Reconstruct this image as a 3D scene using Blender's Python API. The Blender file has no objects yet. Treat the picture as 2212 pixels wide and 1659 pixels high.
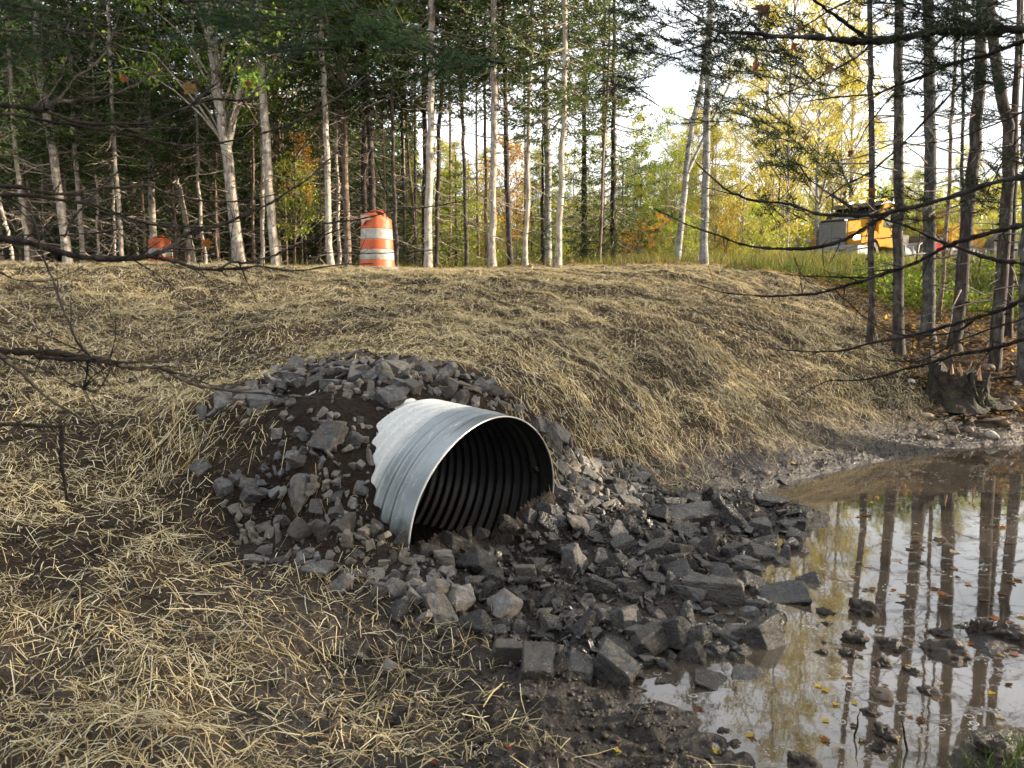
import bpy, bmesh, math, random
import numpy as np
from mathutils import Vector, Matrix, Euler
RNG = np.random.default_rng(7); random.seed(7)
C = bpy.context.scene.collection
sc = bpy.context.scene
# ------------------------------------------------------------------ camera model (pixels are those of a 2212 x 1659 view of the photo)
PITCH = math.radians(5.2); FPX = 770.0; HC = 1.55; K = 1024/2212
CP, SP = math.cos(PITCH), math.sin(PITCH)
def ray(px, py):
    a = (px*K-512)/FPX; b = (384-py*K)/FPX
    return np.array([a, CP+b*SP, -SP+b*CP])
def at(px, py, Y):
    d = ray(px, py); return np.array([0, 0, HC])+d*(Y/d[1])
def atz(px, py, z):
    d = ray(px, py); return np.array([0, 0, HC])+d*((z-HC)/d[2])
def project(P):
    d = np.asarray(P, float)-np.array([0, 0, HC])
    f = d[..., 1]*CP-d[..., 2]*SP; u = d[..., 1]*SP+d[..., 2]*CP
    f = np.where(np.abs(f) < 1e-3, 1e-3, f)
    return (512+FPX*d[..., 0]/f)/K, (384-FPX*u/f)/K, f
# ------------------------------------------------------------------ noise
def _hash(ix, iy, iz, s):
    n = (ix.astype(np.int64)*374761393+iy.astype(np.int64)*668265263+iz.astype(np.int64)*1274126177+s*974634777) & 0xffffffff
    n = ((n ^ (n >> 13))*1274126177) & 0xffffffff
    n = ((n ^ (n >> 15))*224682251) & 0xffffffff
    return ((n ^ (n >> 16)) & 0xffff)/65535.0
def vnoise(p, s=0):
    p = np.asarray(p, float)
    if p.shape[-1] == 2: p = np.concatenate([p, np.zeros(p.shape[:-1]+(1,))], -1)
    i = np.floor(p).astype(np.int64); f = p-i; f = f*f*(3-2*f)
    r = 0
    for dx in (0, 1):
        wx = f[..., 0] if dx else 1-f[..., 0]
        for dy in (0, 1):
            wy = f[..., 1] if dy else 1-f[..., 1]
            for dz in (0, 1):
                wz = f[..., 2] if dz else 1-f[..., 2]
                r = r+wx*wy*wz*_hash(i[..., 0]+dx, i[..., 1]+dy, i[..., 2]+dz, s)
    return r*2-1
def fbm(p, o=4, s=0):
    p = np.asarray(p, float); r = 0; a = .5
    for k in range(o): r = r+a*vnoise(p*(2.03**k)+k*17.3, s+k); a *= .5
    return r
def sstep(a, b, x):
    t = np.clip((x-a)/(b-a), 0, 1); return t*t*(3-2*t)
# ------------------------------------------------------------------ mesh builder
class MB:
    def __init__(s): s.V = []; s.F = []; s.T = []; s.n = 0; s.mi = []
    def add(s, V, F, tint=None, mi=0):
        V = np.asarray(V, float).reshape(-1, 3); F = np.asarray(F, np.int64)
        s.V.append(V); s.F.append(F+s.n); s.n += len(V); s.mi.append(np.full(len(F), mi))
        t = np.ones((len(V), 3)) if tint is None else np.broadcast_to(np.asarray(tint, float), (len(V), 3))
        s.T.append(t); return s
    def mesh(s, name, mats, smooth=True):
        V = np.concatenate(s.V); T = np.concatenate(s.T)
        me = bpy.data.meshes.new(name); me.vertices.add(len(V)); me.vertices.foreach_set('co', V.astype(np.float32).ravel())
        lens = np.concatenate([np.full(len(f), f.shape[1]) for f in s.F]); idx = np.concatenate([f.ravel() for f in s.F])
        me.loops.add(len(idx)); me.loops.foreach_set('vertex_index', idx.astype(np.int32))
        me.polygons.add(len(lens)); st = np.concatenate([[0], np.cumsum(lens)[:-1]])
        me.polygons.foreach_set('loop_start', st.astype(np.int32)); me.polygons.foreach_set('loop_total', lens.astype(np.int32))
        me.polygons.foreach_set('use_smooth', np.full(len(lens), smooth)); me.polygons.foreach_set('material_index', np.concatenate(s.mi).astype(np.int32))
        at_ = me.attributes.new('tint', 'FLOAT_COLOR', 'POINT')
        at_.data.foreach_set('color', np.concatenate([T, np.ones((len(T), 1))], 1).astype(np.float32).ravel())
        me.update(calc_edges=True); me.validate()
        for m in (mats if isinstance(mats, (list, tuple)) else [mats]): me.materials.append(m)
        return me
    def build(s, name, mats, parent=None, smooth=True, loc=None):
        me = s.mesh(name, mats, smooth)
        return obj(name, me, parent, loc)
def obj(name, me, parent=None, loc=None):
    o = bpy.data.objects.new(name, me); C.objects.link(o)
    if parent is not None: o.parent = parent
    if loc is not None: o.location = loc
    return o
def tag(o, label=None, cat=None, group=None, kind=None):
    for k, v in (('label', label), ('category', cat), ('group', group), ('kind', kind)):
        if v: o[k] = v
    return o
def thing(name, loc, label, cat, group=None):
    o = bpy.data.objects.new(name, None); C.objects.link(o); o.location = loc; o.empty_display_size = .1
    return tag(o, label, cat, group)
def copy_tree(o, parent=None):
    c = o.copy(); C.objects.link(c); c.parent = parent
    for ch in list(o.children): copy_tree(ch, c)
    return c
def norm(v): return v/np.maximum(np.linalg.norm(v, axis=-1, keepdims=True), 1e-9)
def tubes(mb, P, R, k=5, tint=None, mi=0):
    P = np.asarray(P, float)
    if P.ndim == 2: P = P[None]
    R = np.broadcast_to(np.asarray(R, float), P.shape[:2])
    N, M = P.shape[:2]
    T = norm(np.gradient(P, axis=1)); mt = norm(P[:, -1]-P[:, 0])
    ref = np.where(np.abs(mt[:, 2:3]) < .8, np.array([[0, 0, 1.]]), np.array([[1., .3, 0]]))[:, None, :]
    A = norm(np.cross(T, np.broadcast_to(ref, T.shape))); B = np.cross(T, A)
    th = np.arange(k)*2*np.pi/k
    V = P[:, :, None]+R[:, :, None, None]*(np.cos(th)[:, None]*A[:, :, None]+np.sin(th)[:, None]*B[:, :, None])
    i, j, q = np.meshgrid(np.arange(N), np.arange(M-1), np.arange(k), indexing='ij')
    b = i*M*k+j*k; q2 = (q+1) % k
    F = np.stack([b+q, b+q2, b+k+q2, b+k+q], -1).reshape(-1, 4)
    if tint is not None:
        tint = np.asarray(tint, float)
        if tint.ndim == 2: tint = np.repeat(tint, M*k, 0)
    mb.add(V, F, tint, mi); return mb
def spline(pts, n):
    p = np.asarray(pts, float); m = len(p)
    if m < 3:
        t = np.linspace(0, 1, n)[:, None]; return p[0]*(1-t)+p[-1]*t
    q = np.concatenate([[2*p[0]-p[1]], p, [2*p[-1]-p[-2]]])
    out = []
    for u in np.linspace(0, m-1-1e-6, n):
        i = int(u); t = u-i; a, b, c, d = q[i:i+4]
        out.append(.5*((2*b)+(c-a)*t+(2*a-5*b+4*c-d)*t*t+(3*b-a-3*c+d)*t**3))
    return np.array(out)
def leaves(mb, c, d, nrm, L, W, tint=None, mi=0, fold=0.0):
    d = norm(d); s = norm(np.cross(d, nrm)); n2 = np.cross(s, d)
    L = np.broadcast_to(L, (len(c),))[:, None]; W = np.broadcast_to(W, (len(c),))[:, None]
    V = np.stack([c, c+d*L*.45+s*W*.5+n2*W*fold, c+d*L, c+d*L*.45-s*W*.5+n2*W*fold], 1)
    F = np.arange(len(c)*4).reshape(-1, 4)
    mb.add(V, F, None if tint is None else np.repeat(tint, 4, 0), mi)
def rdir(n, g=RNG): return norm(g.normal(size=(n, 3)))
# ------------------------------------------------------------------ materials
def newmat(name):
    m = bpy.data.materials.new(name); m.use_nodes = True; nt = m.node_tree; nt.nodes.clear()
    out = nt.nodes.new('ShaderNodeOutputMaterial'); return m, nt, out
class N:
    def __init__(s, nt): s.nt = nt
    def new(s, t, **kw):
        n = s.nt.nodes.new(t)
        for k, v in kw.items():
            if k.startswith('_'): setattr(n, k[1:], v)
            else:
                key = int(k[1:]) if k[0] == 'i' and k[1:].isdigit() else k.replace('__', ' ')
                if hasattr(v, 'is_linked') and hasattr(v, 'node'): s.nt.links.new(v, n.inputs[key])
                else: n.inputs[key].default_value = v
        return n
    def coord(s, kind='Object'): return s.new('ShaderNodeTexCoord').outputs[kind]
    def mapping(s, vec, scale=(1, 1, 1), rot=(0, 0, 0)): return s.new('ShaderNodeMapping', Vector=vec, Scale=scale, Rotation=rot).outputs[0]
    def noise(s, vec, scale, detail=4, rough=.55, dist=0, out=0): return s.new('ShaderNodeTexNoise', Vector=vec, Scale=scale, Detail=detail, Roughness=rough, Distortion=dist).outputs[out]
    def voro(s, vec, scale, feature='F1', rand=1): return s.new('ShaderNodeTexVoronoi', _feature=feature, Vector=vec, Scale=scale, Randomness=rand).outputs['Distance']
    def ramp(s, fac, stops):
        n = s.new('ShaderNodeValToRGB', Fac=fac); e = n.color_ramp.elements
        while len(e) < len(stops): e.new(.5)
        for q, (p, c) in zip(e, stops):
            q.position = p; q.color = (c, c, c, 1) if not hasattr(c, '__len__') else (*c, 1)
        return n.outputs[0]
    def mix(s, f, a, b, mode='MIX'):
        n = s.nt.nodes.new('ShaderNodeMix'); n.data_type = 'RGBA'; n.blend_type = mode
        for i, v in ((0, f), (6, a), (7, b)):
            if hasattr(v, 'node'): s.nt.links.new(v, n.inputs[i])
            else: n.inputs[i].default_value = v if i == 0 else (*v, 1)[:4]
        return n.outputs[2]
    def math(s, op, a, b=0.0): return s.new('ShaderNodeMath', _operation=op, i0=a, i1=b).outputs[0]
    def attr(s, nm='tint'): return s.new('ShaderNodeAttribute', _attribute_name=nm).outputs['Color']
    def rand(s): return s.new('ShaderNodeObjectInfo').outputs['Random']
    def bump(s, h, strength=.5, dist=.02, nrm=None):
        n = s.new('ShaderNodeBump', Height=h, Strength=strength, Distance=dist)
        if nrm is not None: s.nt.links.new(nrm, n.inputs['Normal'])
        return n.outputs[0]
    def pbr(s, out, col, rough=.7, normal=None, metal=0.0, spec=.5, **kw):
        p = s.new('ShaderNodeBsdfPrincipled')
        for k, v in (('Base Color', col), ('Roughness', rough), ('Metallic', metal), ('Specular IOR Level', spec)):
            if hasattr(v, 'node'): s.nt.links.new(v, p.inputs[k])
            else: p.inputs[k].default_value = (*v, 1) if k == 'Base Color' else v
        if normal is not None: s.nt.links.new(normal, p.inputs['Normal'])
        for k, v in kw.items():
            k = k.replace('__', ' ')
            if hasattr(v, 'node'): s.nt.links.new(v, p.inputs[k])
            else: p.inputs[k].default_value = v
        s.nt.links.new(p.outputs[0], out.inputs[0]); return p
def simple(name, col, rough=.6, metal=0, var=.25, scale=8, bump=.15, spec=.5):
    m, nt, out = newmat(name); n = N(nt); v = n.coord()
    f = n.noise(v, scale, 5)
    c = n.mix(f, [x*(1-var) for x in col], [min(1, x*(1+var)) for x in col])
    n.pbr(out, c, rough, n.bump(n.noise(v, scale*5, 3), bump, .01), metal, spec); return m
def leafmat(name, trans=.4, spec=.25, mul=1.0):
    m, nt, out = newmat(name); n = N(nt)
    c = n.attr()
    if mul != 1: c = n.mix(1.0, c, (mul, mul, mul), 'MULTIPLY')
    p = n.new('ShaderNodeBsdfPrincipled', Roughness=.55); p.inputs['Specular IOR Level'].default_value = spec
    nt.links.new(c, p.inputs['Base Color'])
    t = n.new('ShaderNodeBsdfTranslucent'); nt.links.new(n.mix(1.0, c, (1.25, 1.15, .55), 'MULTIPLY'), t.inputs[0])
    mx = n.new('ShaderNodeMixShader'); mx.inputs[0].default_value = trans
    nt.links.new(p.outputs[0], mx.inputs[1]); nt.links.new(t.outputs[0], mx.inputs[2]); nt.links.new(mx.outputs[0], out.inputs[0]); return m
MT = {}
MT['needle'] = leafmat('spruce needles', .3, .08)
MT['leaf'] = leafmat('broad leaves', .45, .14)
MT['straw'] = leafmat('straw', .15, .2)
MT['grass'] = leafmat('grass blades', .35, .1)
def barkmat(name, a, b, dark, vs=(9, 9, 2.2), knots=.5):
    m, nt, out = newmat(name); n = N(nt); v = n.coord()
    u = n.mapping(v, vs)
    f = n.noise(u, 1.6, 6, .62, .4)
    c = n.ramp(f, [(.3, dark), (.47, a), (.68, b)])
    lich = n.ramp(n.noise(v, 5.5, 5, .6), [(.52, 0.0), (.62, 1.0)])
    c = n.mix(n.math('MULTIPLY', lich, .5), c, [x*1.25+.03 for x in b])
    band = n.ramp(n.noise(n.mapping(v, (2.5, 2.5, 14)), 1.0, 3, .5), [(.60, 0.0), (.70, 1.0)])
    c = n.mix(n.math('MULTIPLY', band, knots), c, dark)
    tn = n.attr(); c = n.mix(1.0, c, tn, 'MULTIPLY')
    n.pbr(out, c, .88, n.bump(n.math('ADD', f, n.noise(v, 45, 3)), .7, .015), 0, .25); return m
MT['bark_pale'] = barkmat('pale grey spruce bark', (.29, .25, .20), (.45, .41, .35), (.07, .05, .035))
MT['bark_brown'] = barkmat('brown spruce bark', (.13, .095, .068), (.24, .19, .15), (.035, .024, .018))
MT['bark_dark'] = barkmat('dark spruce bark', (.036, .028, .023), (.085, .074, .064), (.012, .009, .007))
MT['bark_rough'] = barkmat('rough furrowed bark', (.19, .165, .135), (.31, .275, .23), (.06, .045, .03), (16, 16, 3), .2)
MT['bark_birch'] = barkmat('grey poplar bark', (.20, .195, .18), (.33, .33, .31), (.05, .045, .04), (5, 5, 6), .5)
MT['bark_grey'] = barkmat('grey lichened bark', (.055, .051, .046), (.12, .116, .108), (.018, .015, .013), (9, 9, 4), .4)
MT['twig'] = barkmat('dry twig bark', (.19, .15, .115), (.34, .29, .24), (.06, .045, .035), (20, 20, 20), .1)
MT['branch'] = barkmat('dark branch bark', (.018, .0135, .011), (.046, .038, .032), (.007, .006, .005), (30, 30, 30), .1)
MT['wood'] = barkmat('split raw wood', (.36, .2, .1), (.55, .36, .2), (.14, .07, .035), (40, 40, 6), .1)
def rockmat(name, wet, base=1.0):
    m, nt, out = newmat(name); n = N(nt); v = n.coord(); r = n.rand()
    off = n.new('ShaderNodeVectorMath', _operation='ADD', i0=v, i1=n.new('ShaderNodeCombineXYZ', X=n.math('MULTIPLY', r, 37.), Y=n.math('MULTIPLY', r, 71.), Z=n.math('MULTIPLY', r, 13.)).outputs[0]).outputs[0]
    st = n.noise(n.mapping(off, (3, 3, 26), (.5, .35, 0)), 1.3, 5, .6, .3)
    f = n.noise(off, 5, 6, .6)
    g = [x*base for x in (.085, .085, .088)]; lt = [x*base for x in (.20, .195, .185)]; dk = [x*base for x in (.035, .034, .035)]
    c = n.ramp(f, [(.28, dk), (.5, g), (.74, lt)])
    c = n.mix(n.math('MULTIPLY', n.ramp(st, [(.42, 0.), (.6, 1.)]), .35), c, dk)
    br = n.mix(r, (.115*base, .09*base, .065*base), (.15*base, .13*base, .105*base))
    mud = n.ramp(n.math('ADD', n.noise(off, 2.6, 6, .65), n.math('MULTIPLY', r, .16)), [(.50, 0.), (.66, 1.)])
    c = n.mix(n.math('MULTIPLY', mud, .75), c, br)
    c = n.mix(n.math('MULTIPLY', n.ramp(n.noise(off, 34, 3), [(.62, 0.), (.72, 1.)]), .3), c, [x*1.6 for x in lt])
    val = n.math('ADD', n.math('MULTIPLY', n.math('FRACT', n.math('MULTIPLY', r, 7.31)), 1.0), .52)
    c = n.mix(1.0, c, n.new('ShaderNodeCombineColor', i0=val, i1=val, i2=val).outputs[0], 'MULTIPLY')
    h = n.math('ADD', n.math('MULTIPLY', st, 1.2), n.math('ADD', n.math('MULTIPLY', f, .8), n.math('MULTIPLY', n.noise(off, 60, 4), .35)))
    ro = n.ramp(n.noise(off, 9, 4), [(.3, .12 if wet else .5), (.7, .36 if wet else .85)])
    n.pbr(out, c, ro, n.bump(h, .75, .014), 0, .5 if wet else .35); return m
MT['rock'] = rockmat('dusty grey slate', False, .98); MT['rock_wet'] = rockmat('wet dark slate', True, .29)
def groundmat():
    m, nt, out = newmat('muddy bank soil'); n = N(nt); v = n.coord(); t = n.attr()
    f = n.noise(v, 3.2, 8, .62); g = n.noise(v, 21, 6, .65); h = n.noise(v, 90, 4, .6)
    k = n.math('ADD', n.math('MULTIPLY', f, .5), n.math('ADD', n.math('MULTIPLY', g, .35), n.math('MULTIPLY', h, .15)))
    sc_ = n.ramp(k, [(.33, .42), (.5, .95), (.66, 1.75)])
    c = n.mix(1.0, t, sc_, 'MULTIPLY')
    wet = n.new('ShaderNodeAttribute', _attribute_name='wet').outputs['Fac']
    rr = n.math('SUBTRACT', .95, n.math('MULTIPLY', wet, n.ramp(f, [(.35, .72), (.62, .3)])))
    vo = n.voro(v, 38)
    hh = n.math('ADD', n.math('MULTIPLY', g, 1.0), n.math('ADD', n.math('MULTIPLY', h, .4), n.math('MULTIPLY', vo, .35)))
    n.pbr(out, c, rr, n.bump(n.math('ADD', hh, n.math('MULTIPLY', n.voro(v, 15), .8)), 1.0, .045), 0, n.math('ADD', .10, n.math('MULTIPLY', wet, .35))); return m
MT['ground'] = groundmat()
def watermat():
    m, nt, out = newmat('murky pond water'); n = N(nt); v = n.coord()
    f = n.noise(v, .9, 5, .6)
    c = n.ramp(f, [(.3, (.030, .024, .018)), (.55, (.058, .045, .033)), (.75, (.085, .066, .048))])
    big = n.noise(v, 1.1, 4, .6, .5)
    # bubbles and thin scum patches, in rafts
    raft = n.ramp(n.noise(v, 1.7, 4, .6), [(.5, 0.), (.62, 1.)])
    cell = n.voro(v, 17); ring = n.ramp(cell, [(.20, 0.), (.27, 1.), (.33, 0.)])
    cell2 = n.voro(n.mapping(v, (1, 1, 1), (0, 0, .7)), 44); dot = n.ramp(cell2, [(.16, 1.), (.24, 0.)])
    foam = n.math('MULTIPLY', raft, n.math('MAXIMUM', n.math('MULTIPLY', ring, n.ramp(n.noise(v, 6, 2), [(.5, 0.), (.58, 1.)])), n.math('MULTIPLY', dot, n.ramp(n.noise(v, 4.1, 3), [(.52, 0.), (.6, 1.)]))))
    c = n.mix(n.math('MULTIPLY', foam, .8), c, (.42, .40, .36))
    scum = n.ramp(n.noise(n.mapping(v, (1, 2.6, 1)), 7, 6, .7, .6), [(.60, 0.), (.68, 1.)])
    ro = n.math('ADD', n.math('MULTIPLY', foam, .3), n.math('ADD', .025, n.math('MULTIPLY', scum, .16)))
    hgt = n.math('ADD', n.math('MULTIPLY', n.noise(v, 5, 3), .25), n.math('ADD', n.math('MULTIPLY', foam, .5), n.math('MULTIPLY', scum, .10)))
    n.pbr(out, c, ro, n.bump(hgt, .16, .010), 0, .95, IOR=1.45); return m
MT['water'] = watermat()
# ------------------------------------------------------------------ culvert frame
PA = .96; PC = np.array([-.136, 4.55, .32]); PR = .67
PN = np.array([math.sin(PA), -math.cos(PA), 0]); PRT = np.array([math.cos(PA), math.sin(PA), 0])
FLOOR = -.12
PT, PQ = .10, 1.062        # the pipe dips outwards a little and is squashed out of round
def pipe_local(P):
    d = np.asarray(P, float)-PC; s0 = d@(-PN); l = d@PRT; z0 = d[..., 2]
    return l, s0*math.cos(PT)+z0*math.sin(PT), -s0*math.sin(PT)+z0*math.cos(PT)
def in_pipe(P, m=0.0):
    l, s, z = pipe_local(P); return (np.hypot(l/PQ, z*PQ) < PR+m) & (s > -.03) & (s < 1.5)
# ------------------------------------------------------------------ terrain
ctl = [(-400, 580, 8.6), (0, 582, 10), (400, 580, 11), (800, 586, 12.4), (1200, 588, 13.5), (1550, 581, 15), (1750, 606, 15.5), (1850, 650, 14), (1950, 695, 13),
 (0, 700, 7), (0, 900, 4.9), (0, 1100, 3.9), (0, 1400, 2.85), (0, 1659, 2.15), (400, 700, 8), (400, 850, 5.9), (400, 1000, 4.7), (400, 1200, 3.75), (400, 1400, 2.95), (400, 1659, 2.25),
 (700, 700, 7.7), (700, 800, 5.7), (640, 900, 5.0), (600, 1000, 4.35), (600, 1150, 4.15), (700, 1300, 3.5), (700, 1500, 2.85), (700, 1659, 2.4),
 (1000, 700, 8.1), (1000, 790, 6.0), (885, 1190, 4.0), (1010, 1225, 4.02), (1250, 1000, 5.65), (1190, 900, 5.8), (1300, 850, 6.7), (1300, 700, 9.5),
 (1500, 700, 10.2), (1500, 800, 8.7), (1500, 900, 7.6), (1500, 1000, 6.9), (1550, 1045, 6.5), (1400, 1040, 6.1),
 (1300, 1150, 4.8), (1500, 1130, 5.3), (1690, 1095, 5.85), (1200, 1300, 3.75), (1480, 1280, 4.05), (1400, 1415, 3.38), (1000, 1350, 3.42), (1200, 1470, 3.05), (1000, 1500, 2.9), (1100, 1659, 2.4),
 (1700, 900, 8.6), (1700, 1000, 7.4), (1900, 740, 11.5), (1900, 850, 10), (1900, 930, 9), (1890, 980, 8.25), (2200, 750, 11.8), (2200, 850, 10.3), (2200, 900, 9.8), (2200, 940, 9.35), (2500, 850, 11.2), (2500, 938, 9.45),
 (1800, 578, 20), (2000, 640, 17), (2200, 650, 16), (2000, 578, 24), (2400, 640, 16), (1790, 567, 30), (2000, 566, 33), (2150, 563, 37)]
CT = [at(*c) for c in ctl]
for px, py, z in [(1720, 1230, -.10), (1650, 1265, -.03), (1800, 1080, -.14), (1950, 1060, -.15), (2120, 1020, -.12), (2200, 1250, -.12), (1900, 1300, -.13), (1800, 1440, -.10), (1450, 1480, -.05), (1580, 1530, -.08), (1650, 1430, -.07),
                  (2050, 1375, -.012), (2200, 1385, .005), (2180, 1500, -.05), (1980, 1480, -.05), (1720, 1560, -.07), (2210, 1645, .0), (1900, 1650, -.03), (1620, 1650, -.02), (2500, 1200, -.12), (2500, 1500, 0)]:
    CT.append(atz(px, py, z))
for px, py, z in [(1300, 1530, .09), (1400, 1570, .08), (1480, 1625, .08), (1250, 1500, .09), (1570, 1665, .03), (1350, 1659, .10), (1270, 1470, .03)]: CT.append(atz(px, py, z))
for s, zl, zm, zr in ((0, .32, .16, .38), (.22, .48, None, .60), (.42, .66, None, .90), (.62, .80, 1.08, 1.08), (.85, .86, 1.15, 1.16), (1.1, .88, 1.18, 1.18), (1.4, .89, 1.20, 1.20)):
    for l, z in ((-.80, zl), (0, zm), (.78, zr)):
        if z is not None: p = PC+PN*(-s)+PRT*l; CT.append(np.array([p[0], p[1], z]))
for l, s, z in ((-.42, .62, 1.0), (-.42, .85, 1.05), (-.42, 1.1, 1.06), (-.42, 1.4, 1.09), (-.8, 1.75, .88)):
    p = PC+PN*(-s)+PRT*l; CT.append(np.array([p[0], p[1], z]))
CT += [np.array(q, float) for q in [(-40, 40, 3.3), (0, 45, 3.2), (44, 44, 4.4), (-15, 28, 2.9), (0, 22, 2.62), (-14, 18, 2.45), (-6, 16, 2.35), (26, 24, 2.8), (3, 18, 2.55),
    (0, .5, .25), (-3, .5, .6), (3, .5, .05), (0, -6, .5), (-8, -3, 1.3), (8, -4, .6), (-9, 5, 1.5), (12, 4, .1), (15, 9, .7), (22, 14, 1.9), (30, -10, 1), (-30, -10, 2), (-25, 15, 2.4), (-60, 90, 4), (60, 90, 4), (0, 120, 4)]]
CT = np.array(CT)
def _tps_fit(c, lam=.02):
    n = len(c); d = np.linalg.norm(c[:, None, :2]-c[None, :, :2], axis=2)
    A = np.zeros((n+3, n+3)); A[:n, :n] = np.where(d > 0, d*d*np.log(d+1e-9), 0)+lam*np.eye(n)
    A[:n, n] = 1; A[:n, n+1:] = c[:, :2]; A[n, :n] = 1; A[n+1:, :n] = c[:, :2].T
    return np.linalg.solve(A, np.concatenate([c[:, 2], np.zeros(3)]))
_W = _tps_fit(CT)
def _h0(x, y):
    x = np.asarray(x, float); y = np.asarray(y, float); r = _W[-3]+_W[-2]*x+_W[-1]*y
    for c, w in zip(CT, _W[:-3]):
        d2 = (x-c[0])**2+(y-c[1])**2; r = r+w*.5*d2*np.log(d2+1e-12)
    return r
_GX, _GY = np.arange(-32, 34, .13), np.arange(-8, 42, .13)
_GH = _h0(*np.meshgrid(_GX, _GY, indexing='ij'))
def h0(x, y):
    x = np.asarray(x, float); y = np.asarray(y, float)
    u = (x+32)/.13; v = (y+8)/.13; ok = (u >= 0) & (u < len(_GX)-1.001) & (v >= 0) & (v < len(_GY)-1.001)
    uc = np.clip(u, 0, len(_GX)-1.001); vc = np.clip(v, 0, len(_GY)-1.001); i = uc.astype(int); j = vc.astype(int); a = uc-i; b = vc-j
    r = _GH[i, j]*(1-a)*(1-b)+_GH[i+1, j]*a*(1-b)+_GH[i, j+1]*(1-a)*b+_GH[i+1, j+1]*a*b
    if not np.all(ok): r = np.where(ok, r, _h0(np.where(ok, 0, x), np.where(ok, 0, y)))
    return r
def h(x, y):
    x = np.asarray(x, float); y = np.asarray(y, float); p = np.stack([x, y], -1)
    z = h0(x, y); d = np.hypot(x, y)
    z = np.where(d > 55, np.clip(z, 3.2, 5.5), z)
    a = .035+.03*sstep(.25, 1.0, fbm(p*.7, 3, 5)+.5)
    sub = sstep(-.05, .03, z)*.6+.4
    z = z+(fbm(p*2.6, 4, 1)*a*1.7+fbm(p*9, 3, 11)*.028+np.abs(vnoise(p*17, 3))*.034*sstep(-.3, .3, fbm(p*1.1, 2, 9)))*sub
    return z
_TT = np.concatenate([np.linspace(1.2, 16, 300), np.linspace(16, 60, 150)[1:]])
def hit(px, py):
    d = ray(px, py); o = np.array([0, 0, HC])
    P = o+d*_TT[:, None]; g = np.maximum(h0(P[:, 0], P[:, 1])-.02, -.02); m = P[:, 2] < g
    if not m.any(): return P[-1]
    i = int(np.argmax(m)); t = np.linspace(max(1.0, _TT[i]-.45), _TT[i]+.3, 50)
    P = o+d*t[:, None]; g = np.maximum(h(P[:, 0], P[:, 1]), -.02); m = P[:, 2] < g
    return P[int(np.argmax(m))] if m.any() else P[-1]
def pond_dist(x, y): return h0(x, y)          # height above the water is a good stand-in for distance to it
def inpoly(px, py, poly):
    px = np.asarray(px); py = np.asarray(py); r = np.zeros(px.shape, bool); n = len(poly)
    for i in range(n):
        x1, y1 = poly[i]; x2, y2 = poly[(i+1) % n]
        c = ((y1 > py) != (y2 > py)); r ^= c & (px < (x2-x1)*(py-y1)/((y2-y1) if y2 != y1 else 1e-9)+x1)
    return r
ZA = [(610, 792), (760, 768), (960, 788), (1090, 845), (1150, 905), (1090, 885), (960, 868), (850, 872), (700, 852), (540, 885), (460, 885), (465, 848), (560, 828)]
ZB = [(620, 880), (780, 895), (845, 930), (835, 1000), (870, 1150), (880, 1185), (830, 1235), (690, 1235), (520, 1215), (460, 1050), (560, 1000)]
ZC = [(1130, 890), (1200, 925), (1260, 980), (1380, 1010), (1440, 1070), (1330, 1100), (1205, 1090), (1205, 1000)]
ZD = [(880, 1195), (1190, 1100), (1450, 1068), (1640, 1055), (1720, 1110), (1750, 1190), (1640, 1240), (1690, 1330), (1660, 1400), (1560, 1440), (1300, 1455), (1130, 1440), (1000, 1350), (850, 1300), (790, 1235)]
def world_poly(z): return [tuple(hit(*p)[:2]) for p in z]
WZ = {k: world_poly(z) for k, z in (('A', ZA), ('B', ZB), ('C', ZC), ('D', ZD))}
SOIL = [(1080, 1430), (1300, 1470), (1400, 1520), (1500, 1600), (1620, 1659), (1250, 1659), (1150, 1560)]
WZ['S'] = world_poly(SOIL)
GV = [at(1560, 581, 15)[:2], at(1700, 588, 15.8)[:2], at(1850, 622, 15)[:2], at(1990, 655, 14.4)[:2], at(2230, 655, 14.4)[:2], np.array([22, 18]), np.array([24, 32]), np.array([10, 32])]
def straw_mask(x, y):
    p = np.stack([x, y], -1); z = h0(x, y)
    m = np.ones(np.shape(x))
    for k, v in (('A', .08), ('B', .12), ('C', .15), ('D', .03), ('S', .12)):
        m = np.where(inpoly(x, y, WZ[k]), v, m)
    m *= sstep(.02, .34, z+.12*fbm(p*1.3, 3, 21)) if True else 1
    m = np.where(y < 4.2, np.where(x < .55, np.maximum(m, np.where(inpoly(x, y, WZ['D']) | inpoly(x, y, WZ['B']) | inpoly(x, y, WZ['S']), 0, 1.0*sstep(.75, .2, x)))*sstep(.0, .06, z), m), m)
    m *= np.where(y < 5, .34, .40)+.70*sstep(-.2, .2, fbm(p*2.3+3, 5, 31))*sstep(-.42, -.1, fbm(p*.7, 3, 61))
    m *= sstep(1.0, .55, (x-3.2)/4.5) if False else 1
    cr = 10+ (x+6.65)*.44            # crest line of the bank, road beyond
    m *= sstep(1.6, .5, y-np.maximum(cr, 9)-.3)
    m *= np.where(y < 3.7, .40+.60*sstep(.05, -.75, x), 1)
    gx = sstep(6.2, 4.6, x-.12*(y-9))
    m *= np.where(y > 7, np.maximum(gx, .10), 1)
    m = np.where(inpoly(x, y, GV), .0, m)
    s = (p-PC[:2])@(-PN[:2]); l = (p-PC[:2])@PRT[:2]
    m = np.where((np.abs(l) < PR+.08) & (s > -.5) & (s < 1.15), 0, m)
    return np.clip(m, 0, 1)
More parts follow.
